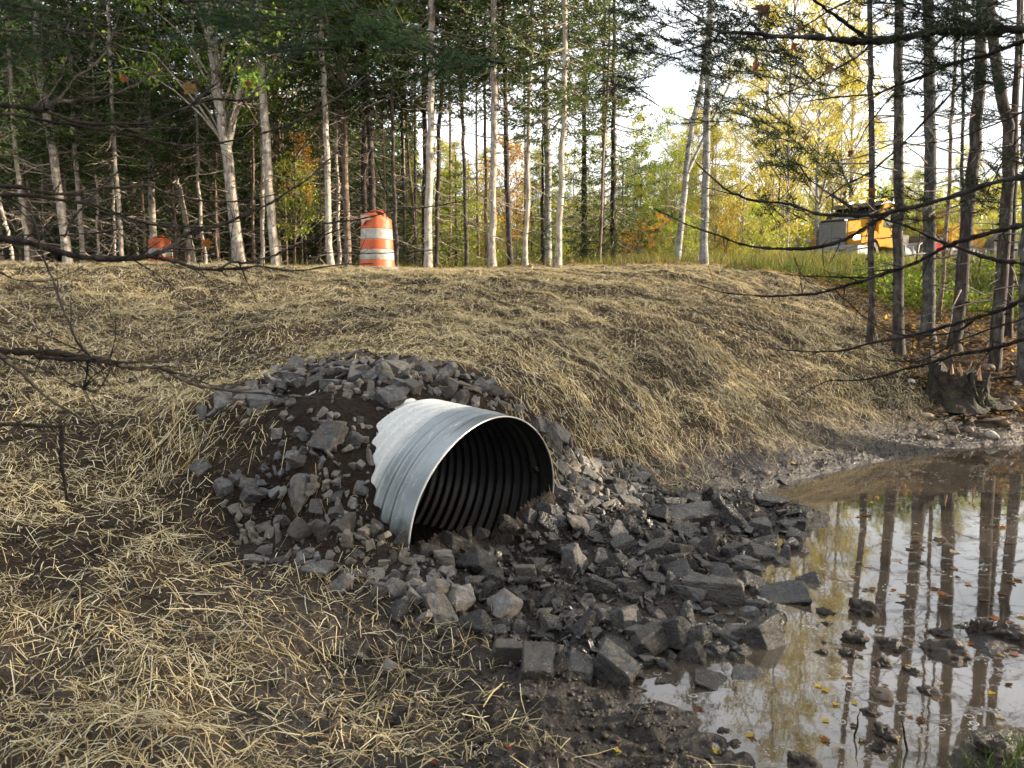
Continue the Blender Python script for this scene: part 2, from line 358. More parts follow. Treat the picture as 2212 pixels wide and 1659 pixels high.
def build_ground():
    ny, nx = 620, 700
    ys = np.concatenate([np.linspace(-6, .9, 30)[:-1], np.geomspace(.9, 26, ny-90), np.geomspace(26, 400, 62)[1:]])
    t = np.linspace(-1, 1, nx); t = np.sign(t)*(np.abs(t)**1.25)
    Y, T = np.meshgrid(ys, t, indexing='ij')
    X = T*(np.maximum(Y, .5)*.98+3.2+np.where(Y < 2, (2-Y)*1.0, 0))
    X = X+np.where(Y > 5, np.minimum(Y-5, 60)*.05, 0)
    Z = h(X, Y)
    V = np.stack([X, Y, Z], -1); ry, rx = X.shape
    i, j = np.meshgrid(np.arange(ry-1), np.arange(rx-1), indexing='ij'); b = (i*rx+j).ravel()
    F = np.stack([b, b+1, b+rx+1, b+rx], 1)
    cen = V.reshape(-1, 3)[F].mean(1)
    l, s, z_ = pipe_local(cen); q = np.hypot(l/PQ, z_*PQ)
    F = F[~((q < PR-.012) & (s > .01) & (s < 1.33))]
    p2 = np.stack([X, Y], -1)
    z0 = h0(X, Y)
    soil = np.array([.027, .0185, .0135]); wetc = np.array([.019, .0135, .0105]); gravel = np.array([.115, .098, .08]); litter = np.array([.10, .068, .04]); verge = np.array([.035, .055, .018])
    sm = straw_mask(X, Y)[..., None]; w = sstep(.45, .02, z0)[..., None]
    col = soil*(1-w)+wetc*w
    col = col*(1+.35*fbm(p2*.8, 3, 41)[..., None])
    col = col*(1-.3*sm)+np.array([.13, .092, .048])*.3*sm
    cr = 10+(X+6.65)*.44
    rd = sstep(.6, 1.4, Y-np.maximum(cr, 9))[..., None]; col = col*(1-rd)+gravel*rd
    fl = sstep(4.5, 6.5, Y-np.maximum(cr, 9)+1.2*fbm(p2*.4, 2, 3))[..., None]; col = col*(1-fl)+litter*fl
    gv = (inpoly(X, Y, GV) | ((X > 8) & (Y > 22)))[..., None]; col = np.where(gv, verge, col)
    rw = ((X > 5.6+.12*(Y-9)) & (Y > 7) & ~gv[..., 0])[..., None]; col = np.where(rw, np.array([.075, .052, .035]), col)
    mb = MB(); mb.add(V, F, col.reshape(-1, 3))
    # soil floor inside the culvert
    ls = np.linspace(-.56, .56, 40); ss = np.linspace(.02, 1.33, 160); L, S = np.meshgrid(ls, ss, indexing='ij')
    P = PC+PRT*L[..., None]-PN*S[..., None]; P[..., 2] = FLOOR+.03+.05*fbm(P[..., :2]*4, 3, 6)+.3*L*L+.25*sstep(.16, .0, S)
    i, j = np.meshgrid(np.arange(39), np.arange(159), indexing='ij'); b = (i*160+j).ravel()
    mb.add(P, np.stack([b, b+160, b+161, b+1], 1), np.array([.022, .016, .012]))
    o = mb.build('ground', MT['ground']); tag(o, kind='structure')
    me = o.data; zz = np.empty(len(me.vertices)*3, np.float32); me.vertices.foreach_get('co', zz); zz = zz.reshape(-1, 3)
    wa = me.attributes.new('wet', 'FLOAT', 'POINT'); wv = sstep(.5, .02, zz[:, 2])*.9+.12
    wv = np.where(zz[:, 1] > 10, .05, wv); wa.data.foreach_set('value', wv.astype(np.float32))
build_ground()
mb = MB(); xs = np.linspace(-1.0, 22, 120); ys = np.linspace(-5, 11, 100); X, Y = np.meshgrid(xs, ys, indexing='ij')
i, j = np.meshgrid(np.arange(119), np.arange(99), indexing='ij'); b = (i*100+j).ravel()
mb.add(np.stack([X, Y, 0*X], -1), np.stack([b, b+100, b+101, b+1], 1)); tag(mb.build('pond_water', MT['water']), kind='structure')
#--NEXT--
# ------------------------------------------------------------------ straw
def build_straw():
    n = 620000
    a, b, e = 1.7, 17.5, 1.8
    Y = (RNG.random(n)*(b**e-a**e)+a**e)**(1/e)
    X = (RNG.random(n)*2.15-1.08)*(.70*Y+.35)
    keep = RNG.random(n) < straw_mask(X, Y); X, Y = X[keep], Y[keep]; n = len(X)
    mound = np.clip(fbm(np.stack([X, Y], -1)*1.6+9, 3, 77)+.12, 0, 1)
    th = RNG.random(n)*2*np.pi
    th = np.where(RNG.random(n) < .12, fbm(np.stack([X, Y], -1)*.9, 2, 88)*5+RNG.normal(0, .35, n), th)
    L = np.clip(RNG.lognormal(math.log(.078), .52, n), .025, .32)
    L = np.where(RNG.random(n) < .33, RNG.uniform(.015, .05, n), L)
    W = np.clip(RNG.normal(.0026, .0009, n), .0011, .0055)
    dx, dy = np.cos(th), np.sin(th); kink = np.where(RNG.random(n) < .25, RNG.normal(0, .6, n), RNG.normal(0, .1, n))
    lift = .004+RNG.random(n)**2*.028+mound*.045*RNG.random(n)
    x0, y0 = X-dx*L/2, Y-dy*L/2; xm, ym = X, Y
    x2, y2 = X+np.cos(th+kink)*L/2, Y+np.sin(th+kink)*L/2
    tl = RNG.normal(0, .10, n)*L
    up = np.where(RNG.random(n) < .06, RNG.random(n)*.55*L, 0)
    P = np.stack([np.stack([x0, y0, h(x0, y0)+lift-tl], -1), np.stack([xm, ym, h(xm, ym)+lift+.006], -1), np.stack([x2, y2, h(x2, y2)+lift+tl+up], -1)], 1)
    P[:, 0, 2] = np.maximum(P[:, 0, 2], h(x0, y0)+.002)
    T = norm(P[:, 2]-P[:, 0]); r = rdir(n)*.55+np.array([0, 0, 1.]); sd = norm(np.cross(T, r))*W[:, None]*.5
    V = np.stack([P[:, 0]-sd, P[:, 0]+sd, P[:, 1]-sd*1.1, P[:, 1]+sd*1.1, P[:, 2]-sd*.8, P[:, 2]+sd*.8], 1)
    b_ = np.arange(n)[:, None]*6
    F = np.concatenate([b_+np.array([[0, 1, 3, 2]]), b_+np.array([[2, 3, 5, 4]])])
    pal = np.array([(.64, .52, .28), (.78, .69, .45), (.47, .36, .18), (.72, .65, .48), (.22, .155, .08), (.56, .48, .28)])
    t = pal[RNG.choice(6, n, p=[.26, .22, .2, .1, .13, .09])]*RNG.uniform(.75, 1.15, (n, 1))
    damp = sstep(.5, .05, h0(X, Y))[:, None]*.35; t = t*(1-damp)
    mb = MB(); mb.add(V, F, np.repeat(t, 6, 0)); o = mb.build('straw', MT['straw'])
    tag(o, 'dry yellow straw mulch scattered thinly over the dark muddy bank', 'straw', kind='stuff')
build_straw()
# ------------------------------------------------------------------ culvert pipe
def pipemat(name, inner):
    m, nt, out = newmat(name); n = N(nt); v = n.coord(); t = n.attr('tint')
    f = n.noise(v, 7, 6, .65); sp = n.noise(v, 60, 3, .5)
    a, b = ((.045, .047, .047), (.10, .103, .103)) if inner else ((.13, .15, .16), (.27, .30, .31))  # same steel, inside colours darkened to carry the shade of the pipe
    c = n.mix(f, a, b)
    sepx = n.new('ShaderNodeSeparateXYZ', Vector=v).outputs
    # white, less metallic zone further back from the mouth, ragged edge
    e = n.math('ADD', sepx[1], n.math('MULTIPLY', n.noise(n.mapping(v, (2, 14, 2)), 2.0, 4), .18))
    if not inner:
        white_zone = n.ramp(e, [(.36, 0.), (.42, 1.)])
        white_zone2 = n.math('MULTIPLY', white_zone, n.ramp(sp, [(.35, .75), (.5, 1.)]))
        c = n.mix(white_zone2, c, (.52, .53, .52))
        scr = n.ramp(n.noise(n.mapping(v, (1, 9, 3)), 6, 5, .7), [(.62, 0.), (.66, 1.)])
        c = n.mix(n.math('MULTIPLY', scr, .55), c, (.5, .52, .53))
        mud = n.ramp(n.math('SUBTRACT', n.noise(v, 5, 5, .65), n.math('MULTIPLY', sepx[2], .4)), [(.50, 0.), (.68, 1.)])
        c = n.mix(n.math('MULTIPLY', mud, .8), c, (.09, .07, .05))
        n.pbr(out, c, n.math('ADD', .38, n.math('MULTIPLY', white_zone, .4)), n.bump(sp, .12, .005), n.math('MULTIPLY', n.math('SUBTRACT', 1.0, white_zone), .75), .5)
    else:
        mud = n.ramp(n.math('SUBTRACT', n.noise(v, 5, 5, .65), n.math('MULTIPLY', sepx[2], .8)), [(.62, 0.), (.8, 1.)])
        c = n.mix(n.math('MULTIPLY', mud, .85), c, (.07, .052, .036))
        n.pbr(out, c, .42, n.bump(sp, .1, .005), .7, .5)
    return m
def build_pipe():
    root = thing('culvert_pipe', Vector((PC[0], PC[1], PC[2])), 'corrugated galvanised steel culvert pipe sticking out of the stony bank', 'culvert')
    root.rotation_euler = (PT, 0, PA)   # local x across the mouth, local +y into the bank
    LEN, pitch = 1.34, .074
    s = np.concatenate([np.linspace(0, .11, 7)[:-1], np.arange(.11, LEN, pitch/10)])
    amp = .0125*sstep(.05, .14, s)
    def shell(r0, n=128):
        r = r0+amp*np.sin((s-.11)*2*np.pi/pitch)
        th = np.linspace(0, 2*np.pi, n, endpoint=False); Rg, TH = np.meshgrid(r, th, indexing='ij'); S = np.repeat(s[:, None], n, 1)
        # slightly out of round, as bent plate is
        Rg = Rg*(1+.012*np.cos(2*TH+.6)+.004*np.sin(5*TH))
        V = np.stack([Rg*np.cos(TH)*PQ, S, Rg*np.sin(TH)/PQ], -1)
        i, j = np.meshgrid(np.arange(len(s)-1), np.arange(n), indexing='ij'); b = (i*n+j).ravel(); b2 = (i*n+(j+1) % n).ravel()
        return V, np.stack([b, b2, b2+n, b+n], 1)
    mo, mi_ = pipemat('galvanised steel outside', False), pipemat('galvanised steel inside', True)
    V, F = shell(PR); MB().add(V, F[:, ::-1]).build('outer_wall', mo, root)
    V, F = shell(PR-.004); MB().add(V, F).build('inner_wall', mi_, root)
    th = np.linspace(0, 2*np.pi, 129); q = 1+.012*np.cos(2*th+.6)+.004*np.sin(5*th)
    ring = np.stack([(PR-.002)*q*np.cos(th)*PQ, -.002+0*th, (PR-.002)*q*np.sin(th)/PQ], -1)
    mb = MB(); tubes(mb, ring, .0055, 8); mb.build('cut_rim', simple('cut steel edge', (.62, .62, .60), .35, .6, .25, 20), root)
    # raised lock seam wandering round inside, and a dark cap added far in to keep the depth black
    for k, (s0, w) in enumerate(((.44, .12),)):
        tt = np.linspace(0, 2*np.pi, 120); rr = (PR-.018)
        sm = np.stack([rr*np.cos(tt)*PQ, s0+w*tt/6.28, rr*np.sin(tt)/PQ], -1); mb = MB(); tubes(mb, sm, .004, 6); mb.build('lock_seam', mi_, root)
    tt = np.linspace(0, 2*np.pi, 33)[:-1]; rg = np.stack([1.06*PR*np.cos(tt), LEN-.03+0*tt, 1.06*PR*np.sin(tt)], -1)
    mb = MB(); mb.add(np.concatenate([[[0, LEN-.03, 0]], rg]), np.array([[0, 1+i, 1+(i+1) % 32] for i in range(32)])); mb.build('shade_cap', simple('dark pipe shade cap', (.03, .022, .017), .95), root)
build_pipe()
# ------------------------------------------------------------------ rocks
def rockmesh(seed, kind, mats, sub=3):
    g = np.random.default_rng(seed)
    dims = {'block': (1, .82, .72), 'slab': (1.15, .85, .30), 'wedge': (1.05, .8, .7), 'point': (.8, .75, 1.05), 'long': (1.5, .62, .45), 'round': (1, .85, .7), 'lump': (1, .9, .75)}[kind]
    P = np.array([(x, y, z) for x in (-1, 1) for y in (-1, 1) for z in (-1, 1)], float)*.5
    P += g.normal(0, .10, P.shape)
    if kind == 'wedge': P[P[:, 0] > 0, 2] *= .35
    if kind == 'point': P[P[:, 2] > 0, :2] *= .28+.25*g.random()
    cut = []
    for p in P:                                    # knock some corners off
        if g.random() < .55:
            for ax in range(3):
                q = p.copy(); q[ax] *= g.uniform(.35, .8); cut.append(q)
        else: cut.append(p)
    P = np.array(cut); ex = rdir(4, g)*g.uniform(.42, .56, (4, 1)); P = np.concatenate([P, ex])
    if kind in ('round', 'lump'): P = rdir(26 if kind == 'round' else 16, g)*.52*g.uniform(.85 if kind == 'round' else .78, 1.05, (26 if kind == 'round' else 16, 1))
    P = P*np.array(dims)
    bm = bmesh.new()
    for p in P: bm.verts.new(p)
    r = bmesh.ops.convex_hull(bm, input=bm.verts)
    bmesh.ops.delete(bm, geom=[v for v in bm.verts if not v.link_faces], context='VERTS')
    bmesh.ops.dissolve_limit(bm, angle_limit=math.radians(9), verts=bm.verts, edges=bm.edges)
    bmesh.ops.bevel(bm, geom=bm.edges[:], offset=.028 if kind != 'round' else .09, segments=1 if kind != 'round' else 2, affect='EDGES', profile=.6)
    bmesh.ops.triangulate(bm, faces=bm.faces)
    for _ in range(sub):
        es = [e for e in bm.edges if e.calc_length() > .13]
        if es: bmesh.ops.subdivide_edges(bm, edges=es, cuts=1)
        bmesh.ops.triangulate(bm, faces=[f for f in bm.faces if len(f.verts) > 3])
    if kind == 'round':
        for _ in range(2): bmesh.ops.smooth_vert(bm, verts=bm.verts, factor=.5, use_axis_x=True, use_axis_y=True, use_axis_z=True)
    bm.normal_update()
    co = np.array([v.co for v in bm.verts]); nn = np.array([v.normal for v in bm.verts])
    rot = np.array(Euler((g.uniform(-.5, .5), g.uniform(-.5, .5), 0)).to_matrix()); u = co@rot.T
    d = fbm(co*3.2+seed*3.1, 3, seed)*.06+np.round(vnoise(u*np.array([2.5, 2.5, 13])+seed, 3)*2.5)/2.5*.016+fbm(co*14+seed, 2, seed+5)*.018
    if kind == 'round': d = fbm(co*2+seed*3.1, 2, seed)*.05
    for v, dd, q in zip(bm.verts, d, nn): v.co += Vector(q)*dd
    if kind != 'round':
        for f in bm.faces: f.smooth = False
    else:
        for f in bm.faces: f.smooth = True
    me = bpy.data.meshes.new('rock_shape'); bm.to_mesh(me); bm.free()
    me.materials.append(mats); return me
KINDS = ['block', 'slab', 'wedge', 'point', 'long', 'lump']
RM = {}
for wet in (0, 1):
    for ki, k in enumerate(KINDS): RM[k, wet] = [rockmesh(100*ki+7*q+3, k, MT['rock_wet' if wet else 'rock']) for q in range(4)]
ROCKS = []      # (object, kind, wet, radius, display x, y, zone)
def put_rock(px, py, w, hpx, kind, wet, zone, g, depth=None, name='riprap_rock', mesh=None):
    p = hit(px, py+hpx*.35)
    if wet and p[2] < 0: p = p*1.0; p[2] = max(p[2], -.02)
    dist = (p-np.array([0, 0, HC]))@np.array([0, CP, -SP])
    sx = w*K*dist/FPX
    me = (mesh or RM[kind, wet][g.integers(4)])
    o = obj(name, me, None)
    v = np.array([q.co for q in me.vertices]) if False else None
    asp = {'block': .95, 'slab': .62, 'wedge': .85, 'point': 1.2, 'long': .45, 'lump': .9, 'round': .8}[kind]
    s = sx/{'slab': 1.1, 'long': 1.38, 'point': .85}.get(kind, 1.0)
    zs = np.clip(hpx/w/asp, .75, 1.3)
    o.scale = (s, s*g.uniform(.8, 1.15), s*zs)
    yaw = g.normal(0, .35) if kind in ('long', 'slab') else g.uniform(0, 6.28)
    tilt = .28 if kind != 'slab' else .22
    nx = (h(p[0]+.15, p[1])-h(p[0]-.15, p[1]))/.3; ny = (h(p[0], p[1]+.15)-h(p[0], p[1]-.15))/.3
    nv = Vector((-float(nx)*.7, -float(ny)*.7, 1)).normalized()
    q = Vector((0, 0, 1)).rotation_difference(nv).to_matrix()@Euler((g.normal(0, tilt), g.normal(0, tilt), yaw)).to_matrix()
    o.rotation_euler = q.to_euler()
    o.location = (p[0], p[1]+s*.12, p[2]+s*zs*{'slab': .09, 'long': .14, 'point': .30}.get(kind, .20))
    o['r_'] = 0.0; del o['r_']
    ROCKS.append([o, kind, wet, s*.5, px, py, zone]); return o
def build_rocks():
    g = np.random.default_rng(42)
    big = [(1639, 1368, 75, 86, 'block', 1), (1674, 1333, 64, 49, 'lump', 1), (1327, 1438, 84, 88, 'block', 1), (1249, 1438, 75, 64, 'block', 1), (1164, 1434, 84, 54, 'block', 1), (1348, 1396, 94, 40, 'slab', 1),
     (1498, 1409, 71, 60, 'block', 1), (1550, 1408, 40, 49, 'block', 1), (1588, 1419, 44, 42, 'lump', 1), (1442, 1430, 71, 45, 'lump', 1), (1438, 1466, 40, 49, 'long', 1), (1532, 1363, 67, 56, 'lump', 1),
     (1550, 1269, 114, 58, 'long', 1), (1682, 1288, 120, 41, 'slab', 1), (1670, 1076, 90, 44, 'lump', 1), (1738, 1186, 46, 36, 'lump', 1), (1652, 1201, 66, 40, 'wedge', 1), (1618, 1218, 68, 48, 'slab', 1),
     (1719, 1156, 40, 36, 'block', 1), (1640, 1134, 46, 48, 'block', 1), (1480, 1121, 120, 24, 'long', 1), (1487, 1145, 36, 36, 'block', 1), (1742, 1113, 36, 20, 'wedge', 1), (1715, 1128, 58, 20, 'slab', 1), (1751, 1262, 42, 17, 'wedge', 1),
     (1172, 1288, 84, 49, 'lump', 1), (1346, 1333, 68, 60, 'block', 0), (1434, 1363, 94, 68, 'wedge', 1), (1400, 1378, 74, 58, 'block', 1), (1088, 1300, 100, 72, 'lump', 0), (1544, 1474, 72, 42, 'slab', 1), (1608, 1472, 76, 24, 'slab', 1),
     (679, 1221, 72, 40, 'slab', 0), (642, 1088, 50, 49, 'lump', 0), (651, 1060, 68, 42, 'block', 0), (691, 1143, 45, 50, 'point', 0), (642, 1143, 50, 50, 'wedge', 0), (644, 993, 42, 54, 'point', 0), (708, 940, 64, 44, 'block', 0), (762, 948, 52, 42, 'lump', 0),
     (561, 865, 60, 34, 'block', 0), (492, 863, 54, 32, 'wedge', 0), (694, 815, 64, 26, 'slab', 0), (859, 1068, 50, 38, 'block', 0), (869, 1158, 26, 50, 'point', 0), (859, 901, 36, 30, 'lump', 0), (892, 876, 38, 28, 'lump', 0),
     (751, 1165, 35, 38, 'point', 0), (745, 1130, 45, 40, 'block', 0), (1066, 1244, 50, 46, 'block', 1), (1021, 1218, 72, 56, 'wedge', 1), (1114, 1250, 50, 36, 'slab', 1), (970, 1232, 48, 34, 'lump', 0), (1168, 924, 46, 40, 'block', 0), (1196, 950, 54, 36, 'block', 0),
     (544, 1064, 44, 50, 'block', 0), (484, 1049, 50, 40, 'block', 0), (534, 1100, 40, 32, 'lump', 0), (548, 1208, 46, 34, 'wedge', 0), (510, 1092, 44, 36, 'lump', 0), (433, 1011, 42, 27, 'wedge', 0), (570, 1135, 48, 34, 'lump', 0), (990, 1290, 56, 74, 'block', 0),
     (1214, 1000, 30, 42, 'slab', 0), (1208, 1055, 26, 28, 'block', 0), (1232, 1052, 32, 30, 'lump', 0), (895, 1245, 46, 30, 'lump', 0), (740, 1260, 44, 40, 'point', 0), (760, 1235, 56, 26, 'slab', 0), (815, 1280, 46, 36, 'lump', 0), (862, 1318, 46, 50, 'wedge', 1), (1190, 1345, 54, 34, 'wedge', 1), (1262, 1345, 40, 60, 'point', 1)]
    big += [(928, 1184, 50, 30, 'wedge', 1), (985, 1172, 54, 34, 'block', 1), (1040, 1153, 52, 34, 'lump', 1), (1093, 1132, 54, 34, 'block', 1), (1143, 1112, 48, 32, 'lump', 0), (1180, 1094, 40, 30, 'block', 0), (905, 1205, 40, 28, 'lump', 0), (960, 1205, 50, 30, 'block', 0), (1015, 1190, 44, 28, 'slab', 1)]
    for b in big:
        put_rock(*b, 'big', g)
    placed = [(r[0].location.x, r[0].location.y, r[3]) for r in ROCKS]
    fills = [('A', ZA, 120, (18, 50), 0), ('B', ZB, 60, (20, 52), 0), ('C', ZC, 70, (16, 44), 0), ('D', ZD, 330, (22, 68), 1)]
    extra = []; cand = []
    for zn, poly, cnt, (lo, hi), wet in fills:
        xs = [p[0] for p in poly]; ys = [p[1] for p in poly]; got = tries = 0
        while tries < cnt*26 and got < cnt:
            tries += 1
            px, py = g.uniform(min(xs), max(xs)), g.uniform(min(ys), max(ys))
            if not bool(inpoly(np.array(px), np.array(py), poly)): continue
            w = lo+(hi-lo)*g.random()**1.7
            if zn == 'D': w *= .8+.35*(py-1060)/380
            p = hit(px, py); r = w*K*p[1]/FPX*.5
            if bool(in_pipe(p, .03)): continue
            f = .66 if tries < cnt*8 else .54 if tries < cnt*16 else .45
            if any((p[0]-a)**2+(p[1]-b)**2 < ((r+c)*f)**2 for a, b, c in placed): continue
            cand.append((w, px, py, wet, zn)); placed.append((p[0], p[1], r)); got += 1
    cand.sort(key=lambda t: -t[0]); n0 = 299-len(ROCKS)
    for w, px, py, wet, zn in cand[:n0]:
        k = KINDS[g.choice(6, p=[.3, .17, .2, .09, .09, .15])]
        put_rock(px, py, w, w*{'slab': .5, 'long': .4, 'point': 1}.get(k, .75), k, 1 if (wet and g.random() < .85 and px > 1000) else 0, zn, g)
    extra = [(px, py, w, wet) for w, px, py, wet, zn in cand[n0:]]
    # gravel-sized chips between the rocks: nobody would count them
    chips = []; wchips = []
    for zn, poly, cnt in (('A', ZA, 240), ('B', ZB, 220), ('C', ZC, 240), ('D', ZD, 420)):
        xs = [p[0] for p in poly]; ys = [p[1] for p in poly]
        PX = g.uniform(min(xs)-25, max(xs)+25, cnt*3); PY = g.uniform(min(ys)-20, max(ys)+20, cnt*3)
        ok = inpoly(PX, PY, poly) | (g.random(cnt*3) < .10)
        for px, py in list(zip(PX[ok], PY[ok]))[:cnt]:
            p = hit(px, py)
            if bool(in_pipe(p, .02)): continue
            (wchips if zn == 'D' and px > 980 else chips).append((p, .010+.026*g.random()**2))
    for px, py, w, wet in extra:
        p = hit(px, py); (wchips if wet and px > 1000 else chips).append((p, w*K*p[1]/FPX*.46))
    hulls = []
    for q in range(14):
        me = rockmesh(900+q, KINDS[q % 6], MT['rock'], 2)
        hulls.append((np.array([v.co for v in me.vertices]), np.array([list(f.vertices) for f in me.polygons if len(f.vertices) == 3])))
    mb = MB()
    for i, (p, r) in enumerate(chips+wchips):
        Vh, Fh = hulls[g.integers(14)]; R = np.array(Euler(g.uniform(0, 6.28, 3)).to_matrix())
        mb.add((Vh*2*r*g.uniform(.7, 1.2, 3))@R.T+p+np.array([0, 0, r*.25]), Fh, None, int(i >= len(chips)))
    tag(mb.build('stone_chips', [MT['rock'], MT['rock_wet']], smooth=False), 'small dark stone chips and gravel lying between the riprap rocks', 'stones', kind='stuff')
build_rocks()
def ordinal(i): return ['leftmost', 'second from the left', 'third from the left', 'fourth from the left', 'fifth from the left', 'sixth from the left', 'seventh from the left', 'eighth from the left', 'ninth from the left', 'tenth from the left'][i]
def label_rocks():
    import collections
    rad = np.array([r[3] for r in ROCKS]); q1, q2, q3 = np.quantile(rad, (.3, .62, .88))
    shp = {'block': 'blocky', 'slab': 'slab-like', 'wedge': 'wedge-shaped', 'point': 'pointed', 'long': 'elongated', 'lump': 'many-sided'}
    groups = collections.defaultdict(list)
    for o, k, w, r, px, py, zn in ROCKS:
        size = 'small' if r < q1 else 'middling' if r < q2 else 'large' if r < q3 else 'huge'
        col = 'wet black' if w else 'dusty grey'
        if py > 1040 and px > 1560: where = 'in the shallows at the apron tip' if px > 1640 else 'beside the water on the apron'
        elif px > 1200 and py < 1065: where = 'on the bank behind the pipe mouth'
        elif px > 1130 and py < 960: where = 'by the rim on the straw side'
        elif py < 812 and px < 1150: where = 'in the topmost row of rocks'
        elif py < 890 and px > 840: where = 'right above the pipe crown'
        elif py < 900: where = 'on the dark soil above the pipe'
        elif px < 570: where = 'at the edge of the straw'
        elif px < 700 and py > 900: where = 'in the cluster beside the straw'
        elif px < 905 and py < 1190: where = 'against the flank of the pipe'
        elif px < 930: where = 'below the rim near the straw'
        elif py < 1170: where = 'close to the pipe opening'
        elif py < 1260: where = 'facing the pipe opening'
        elif py < 1350: where = 'amid the apron'
        else: where = 'in the front row of rocks'
        groups[size, shp[k], col, where].append((px, o))
        o['category'] = 'rock'; o['group'] = 'riprap rocks round the culvert pipe'
    for (size, s, col, where), L in groups.items():
        L.sort(key=lambda t: t[0])
        for i, (px, o) in enumerate(L):
            base = f'{size} {s} {col} rock {where}'
            if len(L) > 1: base = f'{size} {s} {col} rock {where}, {ordinal(min(i, 9))}'
            o['label'] = base
label_rocks()
#--NEXT--
# ------------------------------------------------------------------ trees
GREENS = {'spruce': [(.036, .068, .022), (.052, .088, .028), (.028, .054, .019), (.085, .115, .035)],
          'silver': [(.080, .125, .052), (.11, .15, .062), (.06, .095, .04), (.15, .17, .075)],
          'lime': [(.22, .30, .045), (.30, .36, .06), (.16, .24, .04), (.38, .38, .07)],
          'gold': [(.42, .37, .09), (.36, .34, .09), (.48, .37, .08), (.30, .31, .08)],
          'yellowgreen': [(.34, .38, .07), (.42, .42, .08), (.26, .33, .06), (.50, .43, .08)],
          'orange': [(.48, .24, .04), (.52, .33, .05), (.40, .16, .04), (.45, .35, .08)],
          'maple': [(.10, .19, .03), (.15, .25, .04), (.08, .14, .025), (.24, .30, .05)]}
def pal(kind, n, g, var=.2):
    p = np.array(GREENS[kind]); return p[g.integers(len(p), size=n)]*g.uniform(1-var, 1+var, (n, 1))
def spruce_crown(seed, H, R, kind='spruce', dens=1.0, droop=.35, bare=0.0, low=.18):
    """boughs in rough whorls: each a bent stem with flat side sprays of small needle tufts"""
    g = np.random.default_rng(seed); mb = MB(); cs, ds, ns, Ls, Ws = [], [], [], [], []
    stems = []
    z = low*H*g.random()*.3
    while z < H:
        f = z/H; rad = R*(1-f)**.75*g.uniform(.75, 1.15)*(1 if f > .08 else .7)+.12
        nb = g.integers(4, 7)
        a0 = g.uniform(0, 6.28)
        for b in range(nb):
            if g.random() < bare: continue
            az = a0+b*6.283/nb+g.normal(0, .25); L = rad*g.uniform(.6, 1.15); up = .30*(f-.45)-droop*(1-f)*.6
            t = np.linspace(0, 1, 6)[:, None]; dr = np.array([math.cos(az), math.sin(az), 0])
            P = np.array([0, 0, z+g.normal(0, .06)])+dr*L*t+np.array([0, 0, 1.])*(up*L*t+.22*L*t**2.4-.10*L*np.sin(t*3.1))
            stems.append((P, .012+.008*L))
            m = max(5, int(L*17*dens)); tt = g.uniform(.12, 1, m)**.8
            base = np.stack([np.interp(tt, t[:, 0], P[:, k]) for k in range(3)], 1)
            side = np.array([-dr[1], dr[0], 0]); sg = g.choice([-1, 1], m)[:, None]
            w = L*.42*(1-tt[:, None]*.75)*g.uniform(.3, 1.1, (m, 1))
            # side twig: several tufts out along it
            for q in range(4):
                u = (q+g.random((m, 1)))/4
                c = base+(side*sg*.85+dr*.55)*w*u+np.array([0, 0, -1.])*w*u*g.uniform(.0, .5, (m, 1))+g.normal(0, .02, (m, 3))
                d = norm(side*sg*.7+dr*.8+g.normal(0, .45, (m, 3))+np.array([0, 0, -.25]))
                cs.append(c); ds.append(d); ns.append(norm(np.array([0, 0, 1.])+g.normal(0, .5, (m, 3)))); Ls.append(g.uniform(.09, .20, m)); Ws.append(g.uniform(.022, .05, m))
        z += H*g.uniform(.022, .042)/max(dens, .6)**.3*(1+.6*f)
    c = np.concatenate(cs); d = np.concatenate(ds); nn = np.concatenate(ns); L = np.concatenate(Ls); W = np.concatenate(Ws)
    t = pal(kind, len(c), g)*(1+.5*fbm(c*1.7+seed, 2, seed))[:, None]
    leaves(mb, c, d, nn, L, W, np.clip(t, .012, 1))
    tubes(mb, np.array([s[0] for s in stems]), np.array([np.linspace(s[1], .003, 6) for s in stems]), 3, None, 1)
    return mb.mesh('needle_crown', [MT['needle'], MT['twig']])
